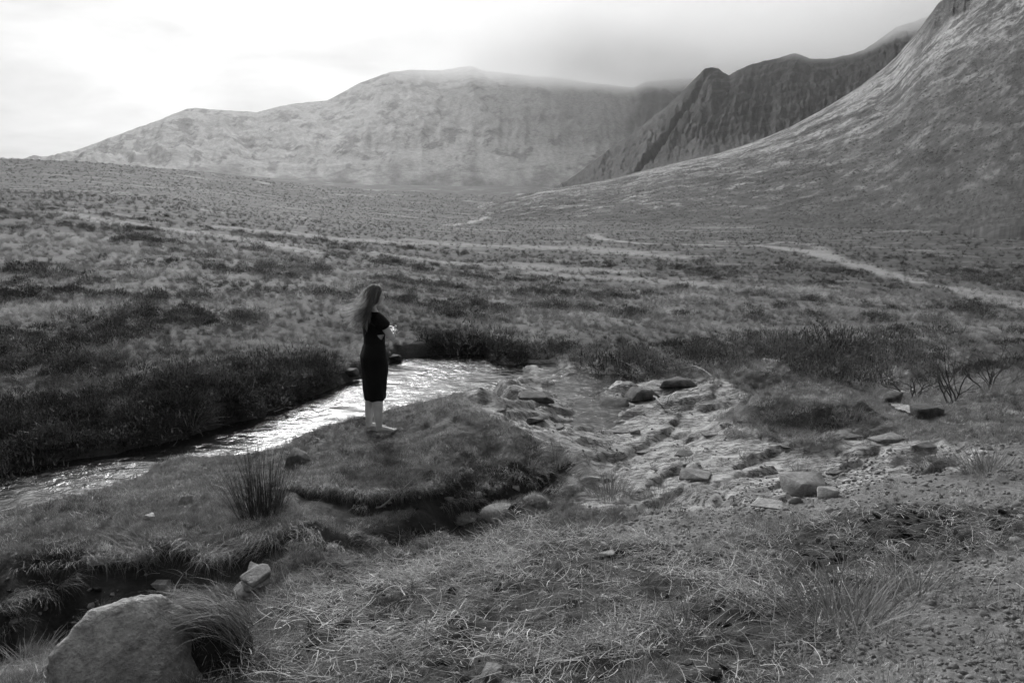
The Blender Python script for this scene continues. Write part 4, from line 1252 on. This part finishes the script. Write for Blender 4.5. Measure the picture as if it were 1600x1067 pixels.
for a, kw in (
    ((1330, 985, 150, 'wide wispy pale tussock at the edge of the gravel in the near right'), dict(n=520, L=(.18, .42), rad=.26, lean=(.3, 1.1))),
    ((1430, 925, 80, 'smaller pale tussock just right of the wide wispy one'), dict(n=220, L=(.12, .28), rad=.14, lean=(.3, 1.1))),
    ((955, 775, 90, 'fine grass tussock standing right of the end of the mound'), dict(n=520, L=(.12, .28), rad=.20, lean=(0, .7))),
    ((1030, 788, 70, 'rounder grass tussock beside the gravel, right one of the pair'), dict(n=420, L=(.10, .24), rad=.16, lean=(0, .8))),
    ((1470, 735, 90, 'shaggy combed tussock on the right bank with a dark hollow under it'), dict(n=620, L=(.18, .42), rad=.24, comb=math.pi, lean=(.3, 1.0))),
    ((1550, 738, 80, 'pale shaggy tussock nearest the right edge of the picture'), dict(n=460, L=(.15, .36), rad=.22, lean=(.3, 1.0))),
    ((1255, 757, 70, 'bleached grass tuft growing over the half-buried boulder'), dict(n=260, L=(.10, .26), rad=.15)),
    ((640, 840, 50, 'ragged grass tuft hanging over the dark undercut of the ditch'), dict(n=200, L=(.12, .26), rad=.10, comb=-1.6, lean=(.5, 1.2))),
    ((700, 742, 60, 'pale bleached tuft in the front face of the mound'), dict(n=240, L=(.10, .24), rad=.14, comb=-1.5, lean=(.3, 1.0))),
    ((830, 735, 70, 'long bleached tuft hanging from the right end of the mound lip'), dict(n=320, L=(.15, .34), rad=.14, comb=-1.2, lean=(.4, 1.1))),
    ((870, 725, 50, 'tall loose tuft at the right corner of the mound'), dict(n=260, L=(.15, .30), rad=.12)),
    ((230, 865, 80, 'long-bladed grass tuft leaning over the ditch behind the flat stone'), dict(n=150, L=(.18, .36), rad=.12, comb=-2.6, lean=(.3, 1.0))),
    ((300, 665, 70, 'pale spiky grass tuft among the dark heather of the left bank'), dict(n=180, L=(.25, .5), rad=.14, lean=(.2, 1.0))),
    ((510, 880, 60, 'matted straw tuft below the rushes at the ditch edge'), dict(n=240, L=(.15, .3), rad=.14, comb=-.6, lean=(.7, 1.3))),
    ((1085, 1000, 80, 'short dark tuft in the trodden straw'), dict(n=180, L=(.08, .2), rad=.14, mat=M_TUSSOCK_D)),
    ((1330, 655, 120, 'thick shaggy tuft on the front of the grassy hummock'), dict(n=500, L=(.15, .36), rad=.30, comb=-1.6, lean=(.3, 1.0))),
    ((1230, 650, 80, 'darker shaggy tuft on the left front of the grassy hummock'), dict(n=300, L=(.12, .3), rad=.22, comb=-1.6, lean=(.3, 1.0), mat=M_TUSSOCK_D)),
    ((40, 1045, 90, 'loose dry grass tuft at the left edge beside the big boulder'), dict(n=240, L=(.12, .26), rad=.16, lean=(.4, 1.2))),
): tussock(*a, **kw)
def cushion(u, v, w, h, label):
    p = ground_px([(u, v)])[0]; sx, sz = size_at(p, w) / 2, size_at(p, h)
    b = Blades()
    for i in range(700):
        z = U(0, 1); a = U(0, 6.28); q = math.sqrt(1 - z * z)
        b.blade((q * math.cos(a) * sx, q * math.sin(a) * sx * .6, z * sz * .8), a, U(.02, .045), (1 - z) * 1.2 + U(-.3, .3), U(0, 1), U(.003, .005), U(.7, 1.3), 3)
    vv, f = rock_verts(int(u), 3, 2, .25, .95, .05)
    o = link(bpy.data.objects.new('moss_cushion', b.mesh('moss_cushion', M_CUSHION)))
    link(bpy.data.objects.new('moss_core', np_mesh('moss_core', vv * np.array([sx, sx * .6, sz * .8]), f, M_STONE_P)), o)
    o.location = (p[0], p[1] + sx * .2, p[2]); o.rotation_euler = (0, 0, R(20))
    tag(o, label, 'moss')
cushion(785, 806, 74, 20, 'long pale cushion of bleached moss on the ditch rim')
cushion(833, 789, 46, 18, 'smaller pale moss cushion nearest the right end of the ditch')
cushion(730, 815, 36, 10, 'flat pale moss scrap at the low end of the moss row')

# ------------------------------------------------------------------ dead branches and the bare shrub
M_WOOD = mat_stone('weathered_wood', .20, .38, 14, .01)
M_TWIG = mat_stone('dark_twigs', .06, .12, 14, .01)
def tube(V, Fc, pts, r0, r1, n=5):
    pts = np.asarray(pts, float); b0 = len(V)
    tan = np.gradient(pts, axis=0); tan /= np.linalg.norm(tan, axis=1)[:, None] + 1e-9
    ref = np.array([0.31, .22, .93])
    for i, p in enumerate(pts):
        a = np.cross(tan[i], ref); a /= np.linalg.norm(a) + 1e-9; c = np.cross(tan[i], a)
        r = r0 + (r1 - r0) * i / (len(pts) - 1)
        for j in range(n):
            t = 6.2832 * j / n
            V.append(p + r * (math.cos(t) * a + math.sin(t) * c))
    for i in range(len(pts) - 1):
        for j in range(n):
            Fc.append((b0 + i * n + j, b0 + i * n + (j + 1) % n, b0 + (i + 1) * n + (j + 1) % n, b0 + (i + 1) * n + j))
def branch(uvs, r0, label, lift=.06, forks=2, mat=None):
    P3 = ground_px(uvs); P3[:, 2] += lift
    t = np.linspace(0, 1, 10); tt = np.linspace(0, 1, len(P3))
    pts = np.stack([np.interp(t, tt, P3[:, i]) for i in range(3)], 1)
    pts += RNG.normal(0, .012, pts.shape)
    V, Fc = [], []
    c0 = pts[0].copy()
    tube(V, Fc, pts - c0, r0, r0 * .35)
    for k in range(forks):
        i = int(RNG.integers(3, 8)); d = (pts[i] - pts[i - 1]); d /= np.linalg.norm(d)
        e = [pts[i] - c0]
        for q in range(4):
            d = d + RNG.normal(0, .35, 3) + np.array([0, 0, .1]); d /= np.linalg.norm(d)
            e.append(e[-1] + d * .09)
        tube(V, Fc, e, r0 * .5, r0 * .15)
    o = link(bpy.data.objects.new('dead_branch', np_mesh('dead_branch', V, Fc, mat or M_WOOD)))
    o.location = c0
    return tag(o, label, 'branch')
branch([(945,563),(985,580),(1000,590)], .014, 'long thin dead branch leaning down from the heather onto the shelf', .10)
branch([(1063,592),(1085,586),(1112,602)], .016, 'bent pale branch arched over the dark ledge at the back of the shelf', .16)
branch([(1018,620),(1030,640),(1058,648)], .020, 'forked white branch lying across the rocks of the shelf', .07, 3)
branch([(1070,615),(1090,612),(1112,610)], .010, 'straight thin stick below the bent pale branch', .05, 0)
branch([(585,800),(625,775),(660,768)], .010, 'root-like dark twig on the soil under the mound lip', .03, 3)
branch([(265,950),(285,905),(300,885)], .005, 'thin pale stalk leaning out of the ditch above the boulder', .03, 0)
branch([(800,555),(830,560),(860,556)], .010, 'short pale stick caught under the heather at the pool edge', .05, 1)

def shrub(u, v, h_px, label, seed):
    rg = np.random.default_rng(seed)
    p = ground_px([(u, v)])[0]; H = size_at(p, h_px)
    V, Fc, V2, F2 = [], [], [], []
    def grow(p0, d, L, r, lev):
        pts = [p0]
        for q in range(4):
            d = d + rg.normal(0, .20, 3) + np.array([0, 0, .04]); d /= np.linalg.norm(d)
            pts.append(pts[-1] + d * L / 4)
        tube(V if lev < 2 else V2, Fc if lev < 2 else F2, pts, r, r * .55, 4)
        if lev < 4:
            for q in range(3 if lev else 2):
                i = int(rg.integers(1, 5))
                nd = d + rg.normal(0, .6, 3); nd[2] = abs(nd[2]) * .8; nd /= np.linalg.norm(nd)
                grow(pts[i], nd, L * rg.uniform(.5, .8), r * .55, lev + 1)
    for s in range(5):
        a = rg.uniform(0, 6.28)
        grow(np.array([.08 * math.cos(a), .08 * math.sin(a), -.03]), np.array([.5 * math.cos(a), .5 * math.sin(a), .8]), H * .5, .012, 0)
    o = link(bpy.data.objects.new('bare_shrub', None)); o.location = p
    link(bpy.data.objects.new('stem', np_mesh('stem', V, Fc, M_TWIG)), o)
    link(bpy.data.objects.new('twig', np_mesh('twig', V2, F2, M_TWIG)), o)
    return tag(o, label, 'shrub')
shrub(1490, 628, 110, 'leafless twiggy shrub above the gully near the right edge', 3)
shrub(1425, 622, 70, 'smaller leafless shrub leaning over the white water', 5)
shrub(1545, 610, 90, 'sparse bare shrub behind the right bank, rightmost of the three', 8)

# ------------------------------------------------------------------ white water, track and streams
def mat_foam():
    m, t = mat_new('white_water')
    pos = t.n('ShaderNodeNewGeometry').outputs['Position']
    f = t.noise(t.mapping(pos, (1, 2, 1)), 9, 4, .6)
    bs = t.n('ShaderNodeBsdfPrincipled', ins={'Base Color': t.rng(f, .38, .6, .06, .45), 'Roughness': .3, 'Normal': t.bump(f, .05, .8)})
    t.n('ShaderNodeOutputMaterial', ins={'Surface': bs})
    return m
M_FOAM = mat_foam()
def ribbon(name, uvw, mat, lift=.03, n=80, after=0.0):
    P3 = ground_px([(a[0], a[1]) for a in uvw], after=after)
    t = np.linspace(0, 1, n); tt = np.linspace(0, 1, len(P3))
    c = np.stack([np.interp(t, tt, P3[:, i]) for i in (0, 1)], 1); w = np.interp(t, tt, [a[2] for a in uvw])
    d = np.gradient(c, axis=0); d /= np.linalg.norm(d, axis=1)[:, None] + 1e-9
    nn = np.stack([-d[:, 1], d[:, 0]], 1)
    rough = 1 + .35 * fbm(t * 23, t * 0 + 3, octaves=3)
    k = np.linspace(-1, 1, 9)
    X = c[:, 0:1] + nn[:, 0:1] * (w * rough)[:, None] * k; Y = c[:, 1:2] + nn[:, 1:2] * (w * rough)[:, None] * k
    Z = height(X, Y) + lift + .0006 * np.hypot(X, Y)
    o = link(bpy.data.objects.new(name, np_mesh(name, np.stack([X, Y, Z], -1).reshape(-1, 3), grid_faces(n, 9), mat)))
    return tag(o, kind='structure')
ribbon('white_water', [(1394,634,.05),(1410,643,.08),(1430,650,.05)], M_FOAM, .05, 30)
ribbon('white_water', [(1392,613,.03),(1410,618,.05),(1428,612,.03)], M_FOAM, .05, 30)
#==PART5==
# ------------------------------------------------------------------ the woman
def mat_plain(name, alb, rough, spec=.3, sss=0.0, bumpscale=0, bumpd=0.0):
    m, t = mat_new(name)
    co = t.n('ShaderNodeTexCoord').outputs['Object']
    f = t.noise(co, 9, 4, .6)
    bs = t.n('ShaderNodeBsdfPrincipled', ins={'Base Color': t.m('MULTIPLY', t.rng(f, .3, .7, .88, 1.12), alb), 'Roughness': rough})
    bs.inputs['Specular IOR Level'].default_value = spec
    if bumpscale:
        g = t.noise(t.mapping(co, (1, 1, .35)), bumpscale, 3, .5)
        t.put(bs.inputs['Normal'], t.bump(g, bumpd, .7))
    t.n('ShaderNodeOutputMaterial', ins={'Surface': bs})
    return m
M_SKIN = mat_plain('skin', .62, .5, .35)
M_DRESS = mat_plain('black_cloth', .006, .6, .2, 0, 9, .03)

def skin_mesh(verts, edges, radii, sub=2):
    """a body grown over a skeleton; verts[0] is the root"""
    me = bpy.data.meshes.new('skeleton')
    me.from_pydata(verts, edges, [])
    o = bpy.data.objects.new('skeleton', me); COL.objects.link(o)
    o.modifiers.new('skin', 'SKIN').use_smooth_shade = True
    lay = me.skin_vertices[0].data if me.skin_vertices else None
    if lay is None:
        bm = bmesh.new(); bm.from_mesh(me); bm.verts.layers.skin.verify(); bm.to_mesh(me); bm.free()
        lay = me.skin_vertices[0].data
    for i, r in enumerate(radii):
        lay[i].radius = r if hasattr(r, '__len__') else (r, r)
        lay[i].use_root = (i == 0)
    sd = o.modifiers.new('sub', 'SUBSURF'); sd.levels = sd.render_levels = sub
    dg = bpy.context.evaluated_depsgraph_get()
    out = bpy.data.meshes.new_from_object(o.evaluated_get(dg))
    bpy.data.objects.remove(o)
    return out

def chain(pts, radii, sub=2):
    return skin_mesh([tuple(p) for p in pts], [(i, i + 1) for i in range(len(pts) - 1)], radii, sub)

def remesh(parts, name, voxel, mat, smooth_it=2):
    """fuse several closed shells into one continuous surface"""
    bm = bmesh.new()
    for me in parts:
        bm.from_mesh(me)
    me = bpy.data.meshes.new(name); bm.to_mesh(me); bm.free()
    o = bpy.data.objects.new(name, me); COL.objects.link(o)
    r = o.modifiers.new('remesh', 'REMESH'); r.mode = 'VOXEL'; r.voxel_size = voxel; r.use_smooth_shade = True
    if smooth_it:
        q = o.modifiers.new('smooth', 'SMOOTH'); q.factor = .5; q.iterations = smooth_it
    dg = bpy.context.evaluated_depsgraph_get()
    out = bpy.data.meshes.new_from_object(o.evaluated_get(dg))
    bpy.data.objects.remove(o)
    out.name = name
    out.materials.clear(); out.materials.append(mat)
    return out

def ellipsoid(c, r, rot=(0, 0, 0), sub=3):
    v, f = ICO[sub]
    M = np.array(Euler(rot).to_matrix())
    return np_mesh('part', (v * np.asarray(r)) @ M.T + np.asarray(c), f)

def loft(rings, n=28):
    """rings: (z, cx, cy, half depth, half width)"""
    V, Fc = [], []
    for z, cx, cy, a, b in rings:
        for j in range(n):
            t = 6.2832 * j / n
            ct, st = math.cos(t), math.sin(t)
            V.append((cx + a * math.copysign(abs(ct) ** .9, ct), cy + b * math.copysign(abs(st) ** .9, st), z))
    for i in range(len(rings) - 1):
        for j in range(n):
            Fc.append((i * n + j, i * n + (j + 1) % n, (i + 1) * n + (j + 1) % n, (i + 1) * n + j))
    me = bpy.data.meshes.new('loft')
    me.from_pydata(V, [], Fc + [tuple(range(n))[::-1], tuple(range((len(rings) - 1) * n, len(rings) * n))])
    return me

def build_person():
    # local axes: +X the way she faces, +Y her left, Z up
    HX, HZ = .035, 1.515
    parts = []
    # trunk, neck, limbs: overlapping grown shells, fused below into one surface
    parts.append(loft([(.80, 0, 0, .06, .12), (.84, -.005, 0, .100, .150), (.90, -.004, 0, .108, .150), (.99, .004, 0, .094, .118), (1.06, .006, 0, .098, .120), (1.14, .008, 0, .108, .132), (1.22, .006, 0, .108, .142), (1.29, -.004, 0, .090, .150), (1.335, -.012, 0, .066, .125), (1.365, -.012, 0, .05, .075), (1.385, -.008, 0, .045, .05)]))
    parts.append(chain([(-.012, 0, 1.34), (-.006, 0, 1.40), (HX - .012, 0, 1.48)], [.050, .045, .046]))
    for sy in (1, -1):
        parts.append(chain([(-.012, sy * .03, 1.365), (-.010, sy * .09, 1.335), (0, sy * .165, 1.305)], [.035, .045, .050]))
    parts.append(chain([(0, .155, 1.310), (.04, .195, 1.235), (.09, .212, 1.14), (.13, .213, 1.07)], [.050, .047, .042, .038]))
    parts.append(chain([(.125, .220, 1.065), (.165, .15, 1.10), (.195, .07, 1.13), (.215, -.012, 1.150)], [.036, .037, .031, .024]))
    parts.append(chain([(0, -.155, 1.310), (.05, -.195, 1.225), (.11, -.206, 1.12), (.15, -.203, 1.055)], [.050, .047, .042, .038]))
    parts.append(chain([(.145, -.212, 1.050), (.165, -.13, 1.085), (.180, -.05, 1.11), (.188, .03, 1.123)], [.036, .037, .031, .023]))
    parts.append(chain([(0, .085, .88), (-.004, .070, .66), (-.012, .066, .47), (-.040, .078, .34), (-.055, .085, .20), (-.062, .085, .085), (-.062, .085, .05)], [.075, .060, .050, .066, .052, .037, .036]))
    parts.append(chain([(0, -.085, .88), (.000, -.070, .66), (.002, -.068, .47), (-.006, -.080, .34), (-.006, -.088, .20), (0, -.09, .085), (0, -.09, .05)], [.075, .060, .050, .066, .052, .037, .036]))
    # head: skull, face, jaw, nose, lips, brows, ears
    yaw = R(8)
    H = []
    H.append(ellipsoid((HX - .012, 0, HZ + .025), (.094, .074, .088)))
    H.append(ellipsoid((HX + .030, 0, HZ - .030), (.058, .058, .085)))
    H.append(ellipsoid((HX + .055, 0, HZ - .083), (.028, .030, .022)))
    H.append(ellipsoid((HX + .094, 0, HZ - .022), (.013, .010, .022), (0, R(-20), 0)))
    H.append(ellipsoid((HX + .099, 0, HZ - .034), (.011, .013, .009)))
    H.append(ellipsoid((HX + .081, 0, HZ - .057), (.011, .020, .006)))
    H.append(ellipsoid((HX + .078, 0, HZ - .066), (.011, .017, .007)))
    for sy in (-1, 1):
        H.append(ellipsoid((HX + .070, sy * .030, HZ + .012), (.016, .024, .008)))
        H.append(ellipsoid((HX + .073, sy * .030, HZ - .004), (.010, .013, .010)))
        H.append(ellipsoid((HX + .052, sy * .042, HZ - .034), (.026, .020, .022)))
        H.append(ellipsoid((HX - .012, sy * .075, HZ - .012), (.020, .007, .031), (0, R(12), 0)))
    Rz = Matrix.Translation((HX, 0, 0)) @ Matrix.Rotation(yaw, 4, 'Z') @ Matrix.Translation((-HX, 0, 0))
    for me in H:
        me.transform(Rz)
    parts += H
    # hands: palm, four unequal fingers, a thumb
    def hand(palm, wrist, fdir, up, curl_to, spread=.017):
        palm, wrist, fdir, up, curl_to = (np.array(a, float) for a in (palm, wrist, fdir, up, curl_to))
        fdir /= np.linalg.norm(fdir); up /= np.linalg.norm(up)
        parts.append(chain([wrist, palm - fdir * .02, palm + fdir * .035], [.021, (.034, .017), (.036, .014)]))
        for k, L in enumerate((.068, .076, .070, .055)):
            b0 = palm + fdir * .030 + up * (1.5 - k) * spread
            d = fdir.copy(); p = b0; pts = [p - d * .02]
            for q in range(4):
                pts.append(p); p = p + d * L / 3
                d = d + (curl_to - d) * .34; d /= np.linalg.norm(d)
            parts.append(chain(pts, [.0105, .0102, .0098, .0090, .0078]))
        th = palm - fdir * .02 + up * .030
        parts.append(chain([th - up * .012, th, th + up * .022 + fdir * .018, th + up * .026 + fdir * .045], [.013, .012, .011, .008]))
    # her left hand closes on the outside of the right arm, her right hand is tucked under the left arm
    hand((.212, -.085, 1.128), (.215, -.012, 1.150), (-.20, -1, -.22), (.25, -.05, 1), (-1, -.30, -.35), .0140)
    hand((.175, .10, 1.105), (.188, .03, 1.122), (-.15, 1, -.1), (-.3, 0, 1), (-1, .2, 0))
    # feet with five toes
    def foot(ax, ay, turn):
        c, s = math.cos(turn), math.sin(turn)
        P = lambda x, y, z: (ax + c * x - s * y, ay + s * x + c * y, z)
        parts.append(chain([P(-.045, 0, .032), P(.0, 0, .050), P(.06, 0, .040), P(.12, .0, .026), P(.155, 0, .019)], [(.030, .030), (.034, .038), (.034, .030), (.042, .020), (.040, .014)]))
        parts.append(chain([P(-.01, 0, .11), P(-.012, 0, .06), P(-.02, 0, .03)], [.029, .032, .032]))
        sgn = -1 if ay < 0 else 1
        for k, (L, r) in enumerate(((.052, .0125), (.048, .009), (.042, .0085), (.034, .008), (.026, .0075))):
            y0 = sgn * (-.030 + .0155 * k)
            parts.append(chain([P(.14 - .004 * k, y0, .017), P(.155 - .006 * k + L * .5, y0, .015), P(.150 - .006 * k + L, y0, .011)], [r, r, r * .85], 1))
    foot(.005, -.09, R(-6)); foot(-.058, .085, R(10))
    body = link(bpy.data.objects.new('person', remesh(parts, 'person', .0048, M_SKIN, 2)))
    # dress: narrow calf-length body, wide elbow-length sleeves
    D = [loft([(.365, -.01, 0, .106, .130), (.372, -.012, 0, .114, .138), (.45, -.014, 0, .120, .142), (.56, -.006, 0, .130, .148), (.68, .0, 0, .140, .160), (.78, -.006, 0, .142, .168), (.85, -.012, 0, .142, .172),
               (.92, -.004, 0, .128, .158), (.99, .004, 0, .112, .134), (1.06, .006, 0, .112, .132), (1.14, .010, 0, .122, .146), (1.22, .008, 0, .124, .158), (1.29, -.004, 0, .104, .168), (1.335, -.012, 0, .078, .172), (1.352, -.014, 0, .062, .150)])]
    for sy in (-1, 1):
        D.append(chain([(-.008, sy * .10, 1.30), (0, sy * .165, 1.305), (.045, sy * .205, 1.235), (.085, sy * .212, 1.175)], [(.062, .062), (.066, .066), (.074, .070), (.082, .074)]))
        D.append(chain([(-.06, sy * .10, 1.29), (-.03, sy * .16, 1.26), (.02, sy * .19, 1.20)], [.05, .05, .045]))
    dm = remesh(D, 'dress', .006, M_DRESS, 4)
    n = len(dm.vertices); co = np.empty(n * 3); dm.vertices.foreach_get('co', co); co = co.reshape(-1, 3)
    nm = np.empty(n * 3); dm.vertices.foreach_get('normal', nm); nm = nm.reshape(-1, 3)
    fold = .006 * fbm(co[:, 0] * 9 + co[:, 2] * 7, co[:, 1] * 9, co[:, 2] * 5, 3) + .004 * np.sin(np.arctan2(co[:, 1], co[:, 0]) * 7 + co[:, 2] * 12) * sstep(.75, .4, co[:, 2])
    co = co + nm * fold[:, None]
    dm.vertices.foreach_set('co', co.ravel())
    bm = bmesh.new(); bm.from_mesh(dm)
    # the open triangle of skin below the sleeve
    gone = [f for f in bm.faces if f.normal.y < -.3 and (lambda c: 0 < (c.z - 1.045) < .055 and abs(c.x - .045) < .005 + (c.z - 1.045) * .8)(f.calc_center_median())]
    bmesh.ops.delete(bm, geom=gone, context='FACES')
    bm.to_mesh(dm); bm.free()
    link(bpy.data.objects.new('dress', dm), body)
    parts2 = [ellipsoid((.02, -.085, 1.07), (.07, .035, .05)), ]
    # hair: a cap over the skull and long strands blown back
    hm, t = mat_new('long_hair')
    sh = t.n('ShaderNodeAttribute', attribute_name='shade').outputs['Fac']
    cc = t.m('MULTIPLY', sh, .20)
    b1 = t.n('ShaderNodeBsdfPrincipled', ins={'Base Color': cc, 'Roughness': .42}); b1.inputs['Specular IOR Level'].default_value = .6
    b2 = t.n('ShaderNodeBsdfTranslucent', ins={'Color': t.m('MULTIPLY', cc, 2.4)})
    t.n('ShaderNodeOutputMaterial', ins={'Surface': t.n('ShaderNodeMixShader', ins={0: .45, 1: b1, 2: b2})})
    hb = Blades()
    rg = np.random.default_rng(5)
    cy, sy_ = math.cos(yaw), math.sin(yaw)
    C = np.array([HX - .015, 0, HZ + .022]); Rr = np.array([.103, .083, .097])
    locks = []
    for i in range(110):
        while True:
            d = rg.normal(size=3); d /= np.linalg.norm(d)
            if d[2] > -.35 and d[0] < .35 + .55 * d[2]:
                break
        locks.append((d, rg.uniform(.24, .40), rg.uniform(.15, .75), rg.uniform(0, 6.28), rg.uniform(.010, .024), rg.uniform(.6, 1.5), rg.normal(0, .10)))
    for i in range(2200):
        d0, L, wind, ph, amp, shd, drift = locks[int(rg.integers(0, len(locks)))]
        d = d0 + rg.normal(0, .10, 3); d /= np.linalg.norm(d)
        p = C + d * Rr * rg.uniform(.98, 1.04)
        loose = rg.uniform() < .09
        L = L * rg.uniform(.85, 1.12) + (.08 if loose else 0)
        wind = wind * rg.uniform(.85, 1.15) + (.9 if loose else 0)
        pts = [p.copy()]
        side = np.sign(d[1]) if abs(d[1]) > .1 else rg.choice([-1, 1])
        vel = np.array([-.45 * (.4 + d[0] * .5), side * .25, .1 * d[2]])
        n_ = 15
        for q in range(n_):
            f = q / n_
            vel = vel + np.array([-.10 * wind - .30 * f * wind, drift * f, -.30])
            vel = vel + rg.normal(0, .04 + (.16 if loose else 0), 3) * f
            if f > .45:
                vel = vel + np.array([-.26 * wind, drift, .20 * wind])
            vel /= np.linalg.norm(vel)
            p = p + vel * L / n_
            e = (p - C) / Rr; m_ = np.linalg.norm(e)
            if m_ < 1.02:
                p = C + e / m_ * Rr * 1.02
            if p[2] < 1.44:                                   # outside neck, shoulders and back
                lim = -.055 - .07 * min(1, (1.44 - p[2]) / .12)
                if p[0] > lim and abs(p[1]) < .17:
                    p[0] = p[0] + (lim - p[0]) * .6
            g_ = amp * f * math.sin(ph + 13 * f)
            pts.append(p + np.array([g_ * .5, g_, -.3 * g_]))
        pts = np.array(pts)
        pts[:, :2] = (pts[:, :2] - [HX, 0]) @ np.array([[cy, sy_], [-sy_, cy]]) + [HX, 0]
        hb.strip(pts, rg.uniform(.003, .007) * (.6 if loose else 1), shd * rg.uniform(.7, 1.3), tip=.3)
    hair = link(bpy.data.objects.new('hair', hb.mesh('hair', hm)), body)
    v, f = ICO[4]
    keep = (v[:, 2] > -.45) & (v[:, 0] < .40 + .5 * v[:, 2])
    ff = f[keep[f].all(1)]
    capv = C + v * Rr * (1.0 + .012 * fbm(v[:, 0] * 4, v[:, 1] * 14, v[:, 2] * 3, 3))[:, None]
    capv[:, :2] = (capv[:, :2] - [HX, 0]) @ np.array([[cy, sy_], [-sy_, cy]]) + [HX, 0]
    us = np.unique(ff); mp = np.zeros(len(v), int); mp[us] = np.arange(len(us))
    link(bpy.data.objects.new('scalp_hair', np_mesh('scalp_hair', capv[us], mp[ff], hm, attrs={'shade': np.full(len(us), .8)})), hair)
    p = ground_px([(589, 674)])[0]
    body.location = (p[0], p[1], p[2] + .004)
    body.rotation_euler = (0, 0, R(27))
    return tag(body, 'barefoot woman in a long black dress standing with folded arms on the mound', 'person')
build_person()
#==PART6==
